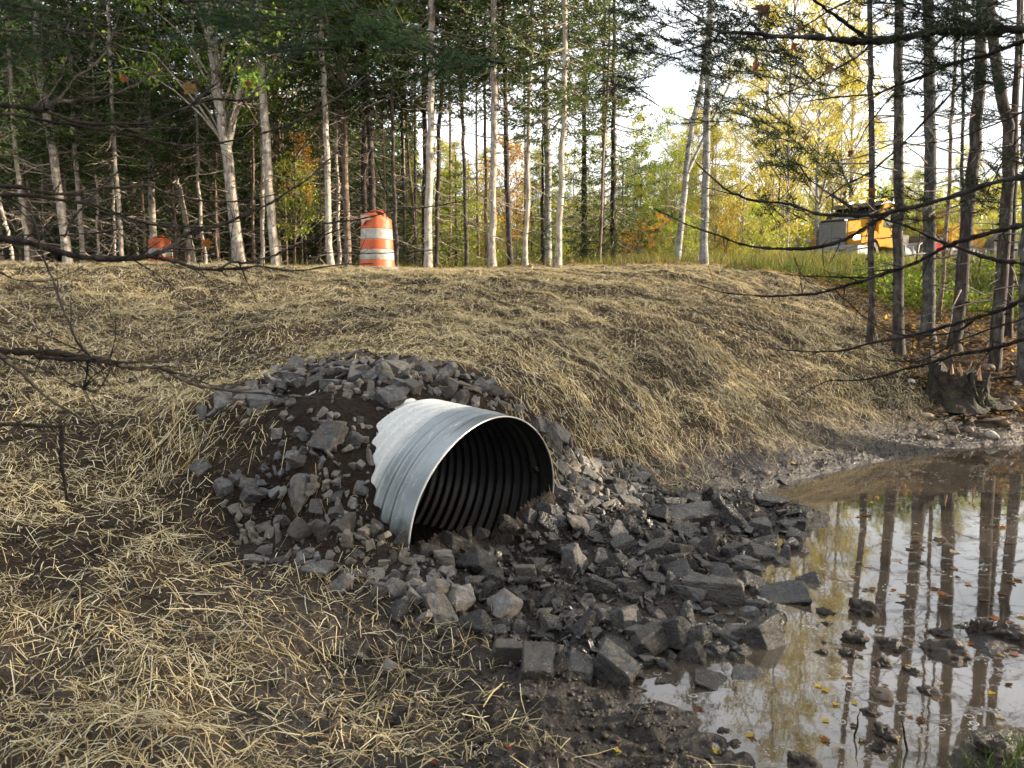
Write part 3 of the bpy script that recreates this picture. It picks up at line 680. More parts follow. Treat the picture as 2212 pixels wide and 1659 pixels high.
def broad_crown(seed, H, R, kind, n=4200, leaf=.085, shape=1.0, gap=.2, base=.1):
    g = np.random.default_rng(seed); mb = MB(); stems = []
    nb = 46; tips = []
    for b in range(nb):
        f = base+(1-base)*((b+g.random())/nb); az = g.uniform(0, 6.28)
        rad = R*(math.sin(math.pi*min(1, f**shape*.92+.06)))**.7*g.uniform(.45, 1.1)+.1
        z0 = max(0, f*H-rad*g.uniform(.6, 1.1)); t = np.linspace(0, 1, 6)[:, None]
        e = np.array([rad*math.cos(az), rad*math.sin(az), f*H-z0])
        P = np.array([0, 0, z0])+e*t+np.array([0, 0, .25*rad])*np.sin(t*3.1)+g.normal(0, .03*rad, (6, 3))*t
        stems.append((P, .008+.010*rad)); tips.append(P)
        for _ in range(3):
            k = g.integers(2, 6); q = P[k]+rdir(1, g)[0]*rad*.42*np.linspace(0, 1, 6)[:, None]+np.array([0, 0, .15*rad])*np.linspace(0, 1, 6)[:, None]
            stems.append((q, .006)); tips.append(q)
    tips = np.array(tips); m = len(tips)
    wgt = np.where(g.random(m) < gap, .08, g.uniform(.4, 1.3, m)); idx = g.choice(m, n, p=wgt/wgt.sum())
    u = g.uniform(.25, 1, n)**.6*5; i0 = np.minimum(u.astype(int), 4); fr = (u-i0)[:, None]
    c = tips[idx, i0]*(1-fr)+tips[idx, i0+1]*fr+g.normal(0, 1, (n, 3))*np.array([.10, .10, .085])*(.6+R*.25)
    d = norm(rdir(n, g)+np.array([0, 0, -.8])); nn = norm(rdir(n, g)+np.array([0, 0, .6]))
    t = pal(kind, n, g)*(1+.55*fbm(c*1.4+seed, 2, seed))[:, None]
    L = g.uniform(.7, 1.3, n)*leaf; leaves(mb, c, d, nn, L, L*.68, np.clip(t, .015, 1), fold=.12)
    tubes(mb, np.array([s[0] for s in stems]), np.array([np.linspace(s[1], .002, 6) for s in stems]), 3, None, 1)
    return mb.mesh('leaf_crown', [MT['leaf'], MT['twig']])
CROWN = {}
for k in range(3): CROWN['sp', k] = spruce_crown(10+k, 9.5, 1.75, 'spruce', 1.0)
for k in range(3): CROWN['sil', k] = spruce_crown(20+k, 10.5, 2.1, 'silver', 1.1, .25, .06)
for k in range(2): CROWN['full', k] = spruce_crown(30+k, 12, 2.5, 'spruce', .9, .5)
for k in range(2): CROWN['thin', k] = spruce_crown(40+k, 8, 1.1, 'spruce', .8, .3, .25)
for k in range(2): CROWN['maple', k] = broad_crown(50+k, 9, 3.0, 'maple', 9000, .10, .9, .15)
for k in range(2): CROWN['yg', k] = broad_crown(60+k, 7, 1.5, 'yellowgreen', 9000, .062, .75, .2)
for k in range(2): CROWN['gold', k] = broad_crown(70+k, 8, 1.9, 'gold', 10000, .064, .75, .2)
for k in range(2): CROWN['lime', k] = broad_crown(80+k, 6.5, 1.4, 'lime', 8500, .062, .8, .2)
CROWN['orange', 0] = broad_crown(90, 3.2, 1.0, 'orange', 3600, .062, .9, .25)
CROWN['shrubgold', 0] = broad_crown(91, 2.6, 1.05, 'gold', 3200, .062, 1.0, .25, .02)
CROWN['shrublime', 0] = broad_crown(92, 2.2, .9, 'lime', 3000, .06, 1.0, .2, .02)
CROWN['sapling', 0] = spruce_crown(93, 3.6, 1.1, 'lime', .9, .3)
def dead_limbs(mb, path, rad, z0, z1, n, lmax, g, tint=(1, 1, 1)):
    zs = np.sort(g.uniform(z0, z1, n)); P3, R3, P2, R2 = [], [], [], []
    for z in zs:
        b = np.array([np.interp(z, path[:, 2], path[:, k]) for k in range(3)]); az = g.uniform(0, 6.28)
        L = lmax*g.uniform(.12, 1)**1.3; dr = np.array([math.cos(az), math.sin(az), g.normal(-.12, .22)])
        t = np.linspace(0, 1, 5)[:, None]
        P = b+dr*L*t+np.array([0, 0, 1])*(g.normal(-.1, .15)*L*t**2)+g.normal(0, .035*L, (5, 3))*t
        P3.append(P); R3.append(np.linspace(.008+.006*L, .0025, 5))
        for _ in range(int(g.integers(0, 2+L*4))):
            k = g.integers(1, 4); l2 = L*g.uniform(.2, .55); d2 = norm((dr+rdir(1, g)[0]*.9)[None])[0]
            Q = P[k]+d2*l2*np.linspace(0, 1, 4)[:, None]+g.normal(0, .03*l2, (4, 3))*np.linspace(0, 1, 4)[:, None]
            P2.append(Q); R2.append(np.linspace(.0045, .0018, 4))
    if P3: tubes(mb, np.array(P3), np.array(R3), 4, np.full((len(P3), 3), 1.0)*np.array(tint))
    if P2: tubes(mb, np.array(P2), np.array(R2), 3, np.full((len(P2), 3), 1.0)*np.array(tint))
TREES = []
def tree(name, label, pts, Y, wpx, bark, top=16.0, crown=None, cz=None, cs=1.0, limbs=30, lz=None, llen=1.0, group=None, fork=None, seed=None, cat='tree', taper=.55, crot=None):
    """pts: display pixels up the trunk, base first; the trunk stands at distance Y and rises to height top"""
    seed = len(TREES)*13+5 if seed is None else seed; g = np.random.default_rng(seed)
    W = np.array([at(px, py, Y) for px, py in pts]); b = W[0].copy()
    gz = float(h(b[0], Y)); dv = (W[1]-W[0])/max(W[1][2]-W[0][2], .2)
    b = b+dv*(gz-.12-b[2]); W = np.concatenate([[b], W[1:] if W[0][2] <= gz+.3 else W])
    dv = (W[-1]-W[-2])/max(W[-1][2]-W[-2][2], .2); dv = dv*np.array([.6, .6, 1])
    if W[-1][2] < gz+top:
        e = W[-1]+dv*(gz+top-W[-1][2])*.5; e2 = W[-1]+dv*(gz+top-W[-1][2]); W = np.concatenate([W, [e], [e2]])
    root = thing(name, b, label, cat, group); o3 = b
    n = 26; P = spline(W-o3, n); P[1:-1, :2] += g.normal(0, .012, (n-2, 2)); r0 = wpx*K*Y/FPX*.5
    zf = P[:, 2]/max(P[-1, 2], .1)
    R = r0*(1-zf*(1-taper*.25)-.0)**.8 if True else None
    R = np.maximum(R, .012); R[0] *= 1.45; R[1] *= 1.12
    mb = MB(); tv = g.uniform(.82, 1.15); tubes(mb, P, R, 12, np.array([[tv, tv, tv]]))
    # knots and limb stubs
    ks = 26; pk = []
    for _ in range(ks):
        i = g.uniform(1, n*.55); a = np.array([np.interp(i, np.arange(n), P[:, k]) for k in range(3)]); ra = np.interp(i, np.arange(n), R)
        az = g.uniform(0, 6.28); dr = np.array([math.cos(az), math.sin(az), g.normal(0, .2)]); pk.append((a+dr*ra*.85, dr, ra))
    tubes(mb, np.array([[p, p+d*(.012+r*.25), p+d*(.02+r*.5)] for p, d, r in pk]), np.array([[.017, .013, .006]]*ks), 5, np.full((ks, 3), .55))
    mb.build('trunk', MT[bark], root)
    if fork:
        for fp in fork:
            F = np.array([at(px, py, Y) for px, py in fp[0]])-o3; F = np.concatenate([F, [F[-1]+(F[-1]-F[-2])*2.2]]); F = spline(F, 14)
            mb = MB(); tubes(mb, F, np.linspace(fp[1]*K*Y/FPX*.5, .015, 14), 9, np.array([[tv, tv, tv]])); mb.build('limb', MT[bark], root)
    if limbs:
        z0, z1 = lz or (.6, (cz or top*.5)+1.5); mb = MB(); dead_limbs(mb, P, R, z0, z1, limbs, llen, g); mb.build('twig_sprays', MT['twig'], root)
    if crown:
        cme = CROWN[crown]; cz_ = (cz if cz is not None else top*.45)
        cb = np.array([np.interp(cz_, P[:, 2], P[:, k]) for k in range(3)])
        ct = np.array([np.interp(min(top, cz_+6), P[:, 2], P[:, k]) for k in range(3)]); dv = Vector(ct-cb).normalized()
        o = obj('crown', cme, root); o.location = Vector(cb)
        o.rotation_euler = (Vector((0, 0, 1)).rotation_difference(dv).to_matrix()@Euler((0, 0, g.uniform(0, 6.28) if crot is None else crot)).to_matrix()).to_euler(); o.scale = (cs, cs, cs*g.uniform(.9, 1.15))
    TREES.append(root); return root
def base(x): return (x, 580)
GL, GM, GR = 'spruce trunks on the left beyond the straw bank', 'spruce trunks standing beyond the road', 'dark trunks at the edge of the pond'
# -- left stand
T = tree
T('spruce_tree', 'thin pale sapling trunk leaning at the outer edge of the left stand', [(30, 574), (16, 500), (0, 430), (-30, 250)], 15.5, 7, 'bark_pale', 9, ('thin', 0), 2.3, .8, 24, None, .8, GL)
T('spruce_tree', 'slim pale trunk between a leaning sapling and a brown trunk', [(62, 578), (48, 450), (34, 338), (20, 120)], 16, 10, 'bark_pale', 13, ('sp', 0), 2.6, .9, 40, None, 1.1, GL)
T('spruce_tree', 'brown scaly trunk with dim bark behind two pale slim trunks', [(76, 578), (58, 450), (40, 338), (15, 60)], 19, 16, 'bark_brown', 16, ('sp', 1), 2.9, 1, 44, None, 1.4, GL)
T('spruce_tree', 'stout white-grey trunk with long horizontal limb stubs and a strong lean', [(147, 578), (122, 380), (106, 280), (90, 170), (76, 22)], 16.5, 19, 'bark_pale', 16, ('sp', 2), 3.2, 1, 46, None, 1.3, GL)
T('spruce_tree', 'orange-brown trunk half hidden behind the stout white-grey one', [(84+62, 578), (138, 480), (130, 360), (126, 280)], 19, 13, 'bark_brown', 14, ('sp', 0), 2.4, 1, 30, None, 1.2, GL)
T('spruce_tree', 'slim pale trunk capped by a low tuft of bright green needles', [(179, 570), (173, 470), (167, 400), (160, 310), (156, 210)], 17, 10, 'bark_pale', 12, ('thin', 1), 2.3, 1, 40, None, 1.2, GL)
T('spruce_tree', 'very thin pale pole trunk with few twigs', [(214, 575), (211, 480), (208, 380), (204, 250)], 18.5, 5, 'bark_pale', 10, ('thin', 0), 2.4, .8, 26, None, .8, GL)
T('spruce_tree', 'thin spotted trunk next to a still thinner pole', [(250, 575), (246, 450), (240, 330), (234, 120)], 19, 5, 'bark_pale', 11, ('thin', 1), 2.4, .9, 26, None, .9, GL)
T('spruce_tree', 'slim pale trunk carrying one long bleached limb to the right', [(264, 576), (257, 440), (245, 300), (238, 130)], 17, 10, 'bark_pale', 13, ('sp', 1), 2.6, .9, 52, None, 1.7, GL)
T('spruce_tree', 'straight pale trunk rising right behind the half-hidden orange drum', [(333, 578), (327, 400), (320, 290), (316, 150), (312, 20)], 19.8, 15, 'bark_pale', 16, ('sp', 2), 3.0, 1, 50, None, 1.5, GL)
T('spruce_tree', 'crooked leaning trunk bowed like a sickle near the half-hidden drum', [(418, 576), (398, 450), (382, 390), (373, 350)], 20, 12, 'bark_pale', 9, ('thin', 0), 2.4, 1, 30, None, 1, GL)
T('spruce_tree', 'thin pale trunk between the sickle-bowed trunk and the forked tree', [(444, 576), (435, 470), (428, 380), (422, 200)], 19, 7, 'bark_pale', 12, ('thin', 1), 2.4, 1, 40, None, 1.1, GL)
T('spruce_tree', 'thin brown pole close beside the forked tree', [(470, 576), (466, 470), (464, 380), (462, 220)], 20, 5, 'bark_brown', 12, ('thin', 0), 2.4, 1, 40, None, 1.1, GL)
T('maple_tree', 'thick rough-barked tree forking halfway up, with green leaves', [(517, 575), (500, 400), (484, 290), (471, 200), (458, 75), (450, -40)], 16.4, 25, 'bark_rough', 15, ('maple', 0), 2.8, .95, 14, None, 1.0, GL, [([(494, 315), (506, 255), (514, 205), (532, 130)], 15)])
T('spruce_tree', 'clean white trunk with a bend, nearest to the forked tree', [(597, 582), (585, 450), (577, 340), (568, 210), (560, 20)], 16.5, 19, 'bark_pale', 17, ('sp', 0), 4.0, 1, 34, None, 1.2, GL)
T('spruce_tree', 'pale slender trunk just behind the clean white one', [(567, 578), (567, 480), (567, 380), (566, 200)], 19.5, 9, 'bark_pale', 14, ('sp', 2), 3.4, .9, 36, None, 1.2, GL)
T('pine_tree', 'orange-brown forked trunk behind the clean white one', [(600, 575), (597, 420), (596, 280), (592, 100)], 22, 18, 'bark_brown', 16, ('maple', 1), 3.4, .8, 10, None, 1.2, GL, [([(600, 410), (618, 370), (660, 310)], 10)])
T('spruce_tree', 'pale straight trunk midway between the clean white one and the tall drum', [(714, 575), (708, 420), (702, 250), (694, 60)], 17.5, 14, 'bark_pale', 16, ('sp', 1), 4.0, 1, 40, None, 1.3, GL)
T('spruce_tree', 'thin pale trunk just right of the midway straight one', [(733, 572), (730, 460), (727, 355), (722, 150)], 19, 8, 'bark_pale', 14, ('thin', 1), 3.9, 1, 40, None, 1.2, GL)
# -- middle, beyond the road
T('spruce_tree', 'dark shaggy trunk left of the tall drum, thick with dead twigs', [(752, 575), (747, 400), (742, 225), (738, 40)], 18.5, 15, 'bark_brown', 16, ('maple', 1), 4.6, .8, 60, None, 1.4, GM)
T('spruce_tree', 'dark trunk directly behind the tall drum, first of two close together', [(787, 575), (786, 400), (785, 190), (784, 20)], 19.5, 12, 'bark_dark', 17, ('sp', 0), 3.8, 1, 50, None, 1.3, GM)
T('spruce_tree', 'leaning dark trunk behind the tall drum, second of two close together', [(812, 575), (804, 400), (793, 190), (786, 20)], 18.8, 15, 'bark_dark', 17, ('sp', 1), 4.0, 1, 46, None, 1.2, GM)
T('spruce_tree', 'thin dark trunk immediately right of the tall drum', [(857, 580), (851, 400), (847, 190), (842, 0)], 18, 9, 'bark_dark', 16, ('maple', 1), 4.8, .8, 46, None, 1.1, GM)
T('spruce_tree', 'very thin straight dark pole, first of three poles right of the tall drum', [(875, 580), (870, 400), (866, 200), (862, 0)], 20, 5, 'bark_dark', 14, ('thin', 0), 4.3, .9, 36, None, .9, GM)
T('spruce_tree', 'very thin slanting pole, middle of three poles right of the tall drum', [(902, 580), (888, 400), (876, 230), (868, 0)], 20.5, 6, 'bark_brown', 14, ('thin', 1), 4.3, .9, 36, None, .9, GM)
T('spruce_tree', 'thin upright pole, last of three poles right of the tall drum', [(898, 580), (897, 400), (895, 200), (893, 0)], 22, 6, 'bark_dark', 15, ('thin', 0), 4.3, 1, 36, None, 1, GM)
T('spruce_tree', 'dark trunk pressed close behind the brightest pale trunk', [(917, 580), (917, 400), (916, 200), (915, 0)], 20, 12, 'bark_dark', 17, ('sil', 0), 4.4, .9, 44, None, 1.2, GM)
T('spruce_tree', 'brightest pale trunk, smooth and sunlit, right of the three poles', [(925, 586), (926, 450), (929, 300), (931, 190), (932, 0)], 17.2, 17, 'bark_pale', 17, ('sil', 1), 4.2, .85, 40, None, 1.2, GM)
T('spruce_tree', 'dark slim trunk leaning right, on the far side of the brightest pale trunk', [(942, 580), (946, 400), (953, 200), (958, 0)], 19, 10, 'bark_dark', 16, ('sp', 0), 4.6, .9, 44, None, 1.3, GM)
T('spruce_tree', 'mossy dark trunk with a small needle shelf halfway up', [(1008, 582), (1004, 400), (998, 250), (994, 80)], 18.5, 9, 'bark_dark', 13, ('sil', 2), 3.8, .7, 40, None, 1.2, GM)
T('spruce_tree', 'thin grey trunk tucked close to the knobbly one', [(1051, 582), (1049, 400), (1047, 200), (1045, 0)], 20, 7, 'bark_brown', 15, ('thin', 1), 4.3, 1, 36, None, 1, GM)
T('spruce_tree', 'knobbly pale trunk ringed with broken limb stubs, at mid-bank', [(1064, 586), (1065, 400), (1066, 200), (1067, 0)], 17, 16, 'bark_pale', 17, ('sil', 0), 4.2, .9, 52, None, 1.1, GM)
T('spruce_tree', 'dark brown trunk with a thicker foot, right of the knobbly one', [(1102, 584), (1097, 400), (1091, 200), (1086, 0)], 18, 12, 'bark_dark', 16, ('sp', 1), 4.4, .9, 44, None, 1.2, GM)
T('spruce_tree', 'slim banded trunk leaning right into the canopy', [(1136, 586), (1139, 400), (1144, 190), (1150, 10)], 17.5, 11, 'bark_pale', 17, ('sil', 1), 4.6, .95, 40, None, 1.2, GM)
T('spruce_tree', 'broad grey trunk whose foot is hidden by low spruce boughs', [(1184, 584), (1183, 400), (1181, 200), (1179, 0)], 20, 16, 'bark_birch', 17, ('sil', 2), 3.8, 1, 44, None, 1.5, GM)
T('spruce_tree', 'white banded trunk beside bright low green boughs', [(1205, 586), (1212, 400), (1217, 200), (1222, 0)], 16.6, 14, 'bark_pale', 17, ('sil', 0), 3.2, 1.0, 30, None, 1.2, GM)
T('spruce_tree', 'grey trunk deep in the dark low-skirted spruce', [(1303, 580), (1304, 400), (1305, 250), (1306, 60)], 24, 11, 'bark_birch', 16, ('sil', 2), 4.8, 1.05, 40, None, 1.8, GM)
T('spruce_tree', 'dense dark spruce skirted with boughs down to the ground', [(1325, 584), (1325, 440), (1325, 330)], 22, 14, 'bark_dark', 10, ('full', 0), 0.3, .72, 0, None, 1, GM)
T('spruce_tree', 'second dense dark spruce, just behind the white banded trunk', [(1262, 584), (1262, 440), (1262, 330)], 24, 14, 'bark_dark', 9, ('full', 1), .3, .6, 0, None, 1, GM)
T('spruce_tree', 'small bushy spruce between the slim banded trunk and the white banded one', [(1172, 584), (1172, 520), (1172, 470)], 20, 8, 'bark_dark', 5, ('full', 1), 0.2, .42, 0, None, 1, GM)
T('spruce_tree', 'bright young fir in the gap right of the brightest pale trunk', [(985, 584), (985, 550), (985, 520)], 21, 6, 'bark_dark', 3.2, ('sapling', 0), 0.1, .8, 0, None, 1, GM)
T('poplar_tree', 'grey poplar trunk with a sunlit edge, standing alone past the bank', [(1521, 576), (1523, 400), (1527, 250), (1532, 30)], 17, 17, 'bark_birch', 16, ('sp', 0), 6.2, .75, 34, None, 1.6, GM)
T('poplar_tree', 'leaning forked grey trunk left of the lone grey poplar', [(1464, 560), (1478, 420), (1488, 320), (1522, 130)], 19, 14, 'bark_birch', 13, ('thin', 0), 4.8, 1, 34, None, 1.3, GM, [([(1484, 375), (1505, 330), (1560, 215)], 9)])
# -- right, near the pond
T('spruce_tree', 'slimmest upright dark trunk nearest the straw bank', [(1881, 728), (1882, 500), (1882, 225), (1882, 20)], 11.4, 14, 'bark_dark', 13, ('thin', 1), 8.8, .9, 34, (.9, 6.5), 1.1, GR)
T('spruce_tree', 'dark reddish trunk, second from the straw bank', [(1941, 735), (1941, 500), (1942, 260), (1944, 0)], 11.2, 23, 'bark_dark', 15, ('thin', 0), 9.0, 1, 40, (.9, 6.5), 1.2, GR)
T('spruce_tree', 'thick grey lichened trunk, third from the straw bank', [(2006, 715), (2008, 500), (2009, 260), (2007, 0)], 11.8, 27, 'bark_grey', 16, ('thin', 0), 9.2, 1, 40, (.9, 6.5), 1.3, GR)
T('spruce_tree', 'thin leaning trunk behind the thick grey lichened one', [(2030, 680), (2044, 520), (2054, 330), (2060, 150)], 13.5, 9, 'bark_brown', 12, ('thin', 1), 8.8, 1, 36, (.6, 6), 1, GR)
T('spruce_tree', 'thin straight trunk near the pair of thick leaning ones', [(2075, 640), (2078, 450), (2080, 250), (2082, 80)], 15, 8, 'bark_dark', 13, ('thin', 0), 9.2, 1, 36, (.6, 6.5), 1.1, GR)
T('spruce_tree', 'thick dark trunk leaning right, flecked with pale lichen', [(2068, 700), (2088, 500), (2103, 335), (2118, 140), (2124, 0)], 11.5, 28, 'bark_dark', 15, ('thin', 1), 9.2, 1, 44, (.9, 6.5), 1.3, GR)
T('spruce_tree', 'thick leaning trunk forking above head height near the stump', [(2152, 745), (2166, 560), (2178, 400), (2176, 260), (2150, 130)], 11, 27, 'bark_dark', 14, ('thin', 0), 9.2, 1, 40, (.9, 6.5), 1.3, GR, [([(2178, 400), (2190, 300), (2196, 150)], 20)])
T('spruce_tree', 'dark trunk close behind the one that forks above head height', [(2178, 720), (2184, 560), (2190, 400), (2196, 200)], 12.4, 17, 'bark_dark', 14, ('thin', 0), 9.2, 1, 36, (.9, 6.5), 1.2, GR)
T('spruce_tree', 'grey trunk last in the row, cut by the picture edge beyond the stump', [(2210, 765), (2216, 560), (2220, 400), (2222, 200)], 10.6, 24, 'bark_grey', 15, ('thin', 1), 8.7, 1, 40, (.9, 6), 1.2, GR)
# -- unseen spruces added right, left and behind the camera to shade the foreground
for i, (x, y, s) in enumerate([(9.6, 8.6, 1), (11, 6.5, 1), (12.5, 4.5, 1.1), (12.5, 9, 1.1), (11.5, 1.5, 1), (14.5, 7, 1.1), (15.5, 2.5, 1.1), (13.5, -1.5, 1.1), (17.5, 5.5, 1.1), (12, -4, 1), (18, 0, 1.1), (15, -5, 1.1), (18, 9, 1.1), (8, -4.5, 1), (5, -6, 1.1), (2, -4.5, 1), (-1.5, -6, 1.1), (-4.5, -4.5, 1), (-7, -6.5, 1.1), (3.5, -9, 1.1), (-3, -9.5, 1.1), (8, -9, 1.1), (-9, -3, 1), (-9.5, 0.5, 1), (-8, 3.4, 0.9), (-11, 4.5, 1), (-12, -7, 1.1), (-13, 1.5, 1.1), (0, -12, 1.1), (6.5, -2.2, 0.9)]):
    px, py, _ = project(np.array([x, y, 2.0]))
    r = bpy.data.objects.new('spruce_tree', None); C.objects.link(r); r.location = (x, y, float(h(x, y))-.1)
    tag(r, 'unseen spruce with boughs to the ground, added to shade the foreground', 'tree', 'unseen spruces added to shade the foreground')
    mb = MB(); tubes(mb, np.array([[0, 0, z] for z in np.linspace(0, 15, 10)]), np.linspace(.14, .02, 10), 8); mb.build('trunk', MT['bark_dark'], r)
    c = obj('crown', CROWN['full', i % 2], r); c.location = (0, 0, 2.2); c.scale = (s, s, s*1.05); c.rotation_euler = (0, 0, i*1.3)
# -- the dark wood behind the left stand and the coloured wood behind the road
def backdrop_tree(name, px, Y, crown, cs, z0, label_base, group, bark, wpx, L):
    x = at(px, 580, Y)[0]; z = float(h(x, Y))
    r = thing(name, (x, Y, z-.1), '', 'tree', group)
    g = np.random.default_rng(abs(int(px*7+Y*31))); me = CROWN[crown]
    hh = z0+{'full': 12, 'sp': 9.5, 'sil': 10.5, 'yg': 7, 'gold': 8, 'lime': 6.5, 'thin': 8, 'orange': 3.2, 'shrubgold': 2.6, 'shrublime': 2.2, 'sapling': 3.6, 'maple': 9}[crown[0]]*cs
    mb = MB(); n = 9; P = np.stack([g.normal(0, .03, n).cumsum(), g.normal(0, .03, n).cumsum(), np.linspace(0, hh*.96, n)], 1); P[0, :2] = 0
    tubes(mb, P, np.linspace(wpx*K*Y/FPX*.5, .012, n), 7)
    if crown[0] in ('full', 'sp', 'thin'): dead_limbs(mb, P, None, .5, max(1.2, z0+1.5), 26, 1.2, g)
    mb.build('trunk', MT[bark], r)
    c = obj('crown', me, r); c.location = (0, 0, z0); c.scale = (cs, cs, cs*g.uniform(.92, 1.1)); c.rotation_euler = (0, 0, g.uniform(0, 6.28))
    L.append((px, Y, r, label_base)); return r
BK = []
gb = np.random.default_rng(99)
for px in np.arange(-140, 800, 26):                    # dark spruces
    Y = gb.uniform(21.5, 33)
    backdrop_tree('spruce_tree', px+gb.normal(0, 10), Y, ('full', int(gb.integers(2))) if gb.random() < .75 else ('sp', int(gb.integers(3))), gb.uniform(.85, 1.15), gb.uniform(.1, 1.6), 'dark full-crowned spruce{} behind the left stand', 'spruces in the wood behind the left stand', 'bark_brown', gb.uniform(7, 12), BK)
for px in list(np.arange(-30, 780, 34))+[845, 868, 980, 1030, 1120, 1290]:
    backdrop_tree('spruce_tree', px+gb.normal(0, 8), gb.uniform(19.5, 26), ('thin', int(gb.integers(2))), gb.uniform(.7, 1.0), gb.uniform(5, 6.5), 'thin dark trunk{} beyond the bank', 'thin dark trunks beyond the bank', 'bark_brown', gb.uniform(4, 7.5), BK)
for px in (790, 830, 1010, 1150, 1255, 1345):
    backdrop_tree('spruce_tree', px, gb.uniform(27, 34), ('full', int(gb.integers(2))), gb.uniform(.30, .42), .4, 'small dark spruce{} under the coloured wood beyond the road', 'small spruces beyond the road', 'bark_dark', 5, BK)
for px in np.arange(770, 1560, 24):
    k = ['yg', 'lime', 'yg', 'gold'][int(gb.choice(4, p=[.45, .35, .12, .08]))]
    nm = {'yg': 'yellow-green', 'lime': 'fresh green', 'gold': 'golden yellow'}[k]
    backdrop_tree('poplar_tree', px+gb.normal(0, 8), gb.uniform(33, 48), (k, int(gb.integers(2))), gb.uniform(.62, .9)*(1 if px < 1300 else 1.15), gb.uniform(.3, 1.0), nm+' young poplar{} beyond the road', 'young poplars beyond the road', 'bark_birch', gb.uniform(3, 5), BK)
for px in np.arange(1380, 2260, 27):
    k = ['yg', 'gold', 'lime'][int(gb.choice(3, p=[.4, .47, .13]))]
    nm = {'yg': 'yellow-green', 'lime': 'fresh green', 'gold': 'golden yellow'}[k]
    backdrop_tree('poplar_tree', px+gb.normal(0, 8), gb.uniform(32, 46), (k, int(gb.integers(2))), gb.uniform(.7, 1.05)*(1 if px < 1860 else .62), gb.uniform(.3, 1.4)*(1 if px < 1860 else .5), nm+' young poplar{} behind the truck', 'young poplars behind the truck', 'bark_birch', gb.uniform(3, 5), BK)
for px, Y, cs in ((1700, 27, 1.35), (1765, 31, 1.5), (1830, 33, 1.1), (1650, 36, 1.3)):
    backdrop_tree('poplar_tree', px, Y, ('gold' if px != 1840 else 'yg', int(gb.integers(2))), cs, 2.2, 'tall golden poplar{} rising behind the truck', 'tall poplars behind the truck', 'bark_birch', 8, BK)
for px, Y, k, cs, z0 in ((1385, 24, 'orange', .5, .0), (1350, 27, 'orange', .45, .1), (1425, 27, 'orange', .5, .2), (1095, 30, 'orange', 1.3, 1.2), (1600, 24, 'shrubgold', .95, .1), (1640, 23, 'shrublime', .8, .1), (1570, 26, 'orange', .6, .1), (1665, 26, 'shrubgold', 1.1, .1), (1545, 24, 'shrubgold', .7, .1),
                       (1000, 24, 'shrublime', 1.1, .3), (960, 25, 'shrublime', 1.25, .5), (1030, 26, 'shrubgold', 1.2, .5), (640, 22, 'shrublime', 1.0, 1.2), (655, 23, 'orange', .6, 2.2), (1180, 22, 'shrublime', .8, .0), (1470, 22, 'shrublime', .7, 0), (1500, 23, 'shrublime', .65, 0), (1440, 24, 'shrublime', .6, 0), (1300, 23, 'shrubgold', .5, 0)):
    nm = {'orange': 'orange-leaved', 'shrubgold': 'yellow-leaved', 'shrublime': 'light green'}[k]
    backdrop_tree('shrub', px, Y, (k, 0), cs, z0, nm+' shrub{} at the wood edge beyond the road', 'shrubs at the edge of the wood', 'bark_brown', 2.5, BK)
import collections
_g = collections.defaultdict(list)
for px, Y, r, lb in BK: _g[lb].append((px, Y, r))
for lb, L in _g.items():
    L.sort(key=lambda t: t[0])
    n = len(L); nr = -(-n//8); S = sorted(L, key=lambda t: t[1]); rk = {id(t): k*nr//n for k, t in enumerate(S)}
    for t in L:
        M = [u for u in L if rk[id(u)] == rk[id(t)]]; w = '' if nr == 1 else ' in the '+(['front', 'back'] if nr == 2 else ['front', 'second', 'third', 'fourth', 'fifth', 'last'])[min(rk[id(t)], 5)]+' rank'
        t[2]['label'] = lb.format(w)+('' if len(M) == 1 else ', '+ordinal(min(9, M.index(t))))
# far-off wood that reads as one mass
def far_wood():
    g = np.random.default_rng(5); n = 90000; az = g.uniform(-.95, .95, n); D = g.uniform(52, 80, n); x = D*np.sin(az); y = D*np.cos(az)
    top = 6.2+2.2*fbm(np.stack([az*14, D*.05], -1), 3, 8)+np.where(az < -.16, 7*sstep(-.1, -.25, az), 0); z = 3.2+top*g.random(n)**.8
    c = np.stack([x, y, z], 1)
    m = fbm(np.stack([az*22, z*.3], -1), 3, 4)
    t = np.where((m > .05)[:, None], pal('yellowgreen', n, g), pal('lime', n, g)); t = np.where((m > .26)[:, None], pal('gold', n, g), t); t = np.where((az < -.2)[:, None], pal('spruce', n, g), t)
    mb = MB(); leaves(mb, c, rdir(n, g)+np.array([0, 0, -.4]), rdir(n, g), g.uniform(.25, .5, n), g.uniform(.16, .3, n), t)
    n = 70000; az = g.uniform(-1.0, -.12, n); D = g.uniform(36, 50, n); x = D*np.sin(az); y = D*np.cos(az)
    c = np.stack([x, y, 2.4+9*g.random(n)**1.3], 1); leaves(mb, c, rdir(n, g)+np.array([0, 0, -.4]), rdir(n, g), g.uniform(.25, .6, n), g.uniform(.12, .3, n), pal('spruce', n, g)*.8)
    P = []; m2 = 260
    a2 = g.uniform(-.9, .9, m2); d2 = g.uniform(50, 60, m2)
    P = np.stack([np.stack([d2*np.sin(a2), d2*np.cos(a2), 3+0*d2], 1), np.stack([d2*np.sin(a2)+g.normal(0, .2, m2), d2*np.cos(a2), 3+g.uniform(4, 7, m2)], 1)], 1)
    tubes(mb, P, np.array([[.07, .02]]*m2), 4, None, 1)
    tag(mb.build('far_wood', [MT['leaf'], MT['bark_birch']]), 'far-off mixed wood closing the view beyond the road', 'wood', kind='stuff')
far_wood()
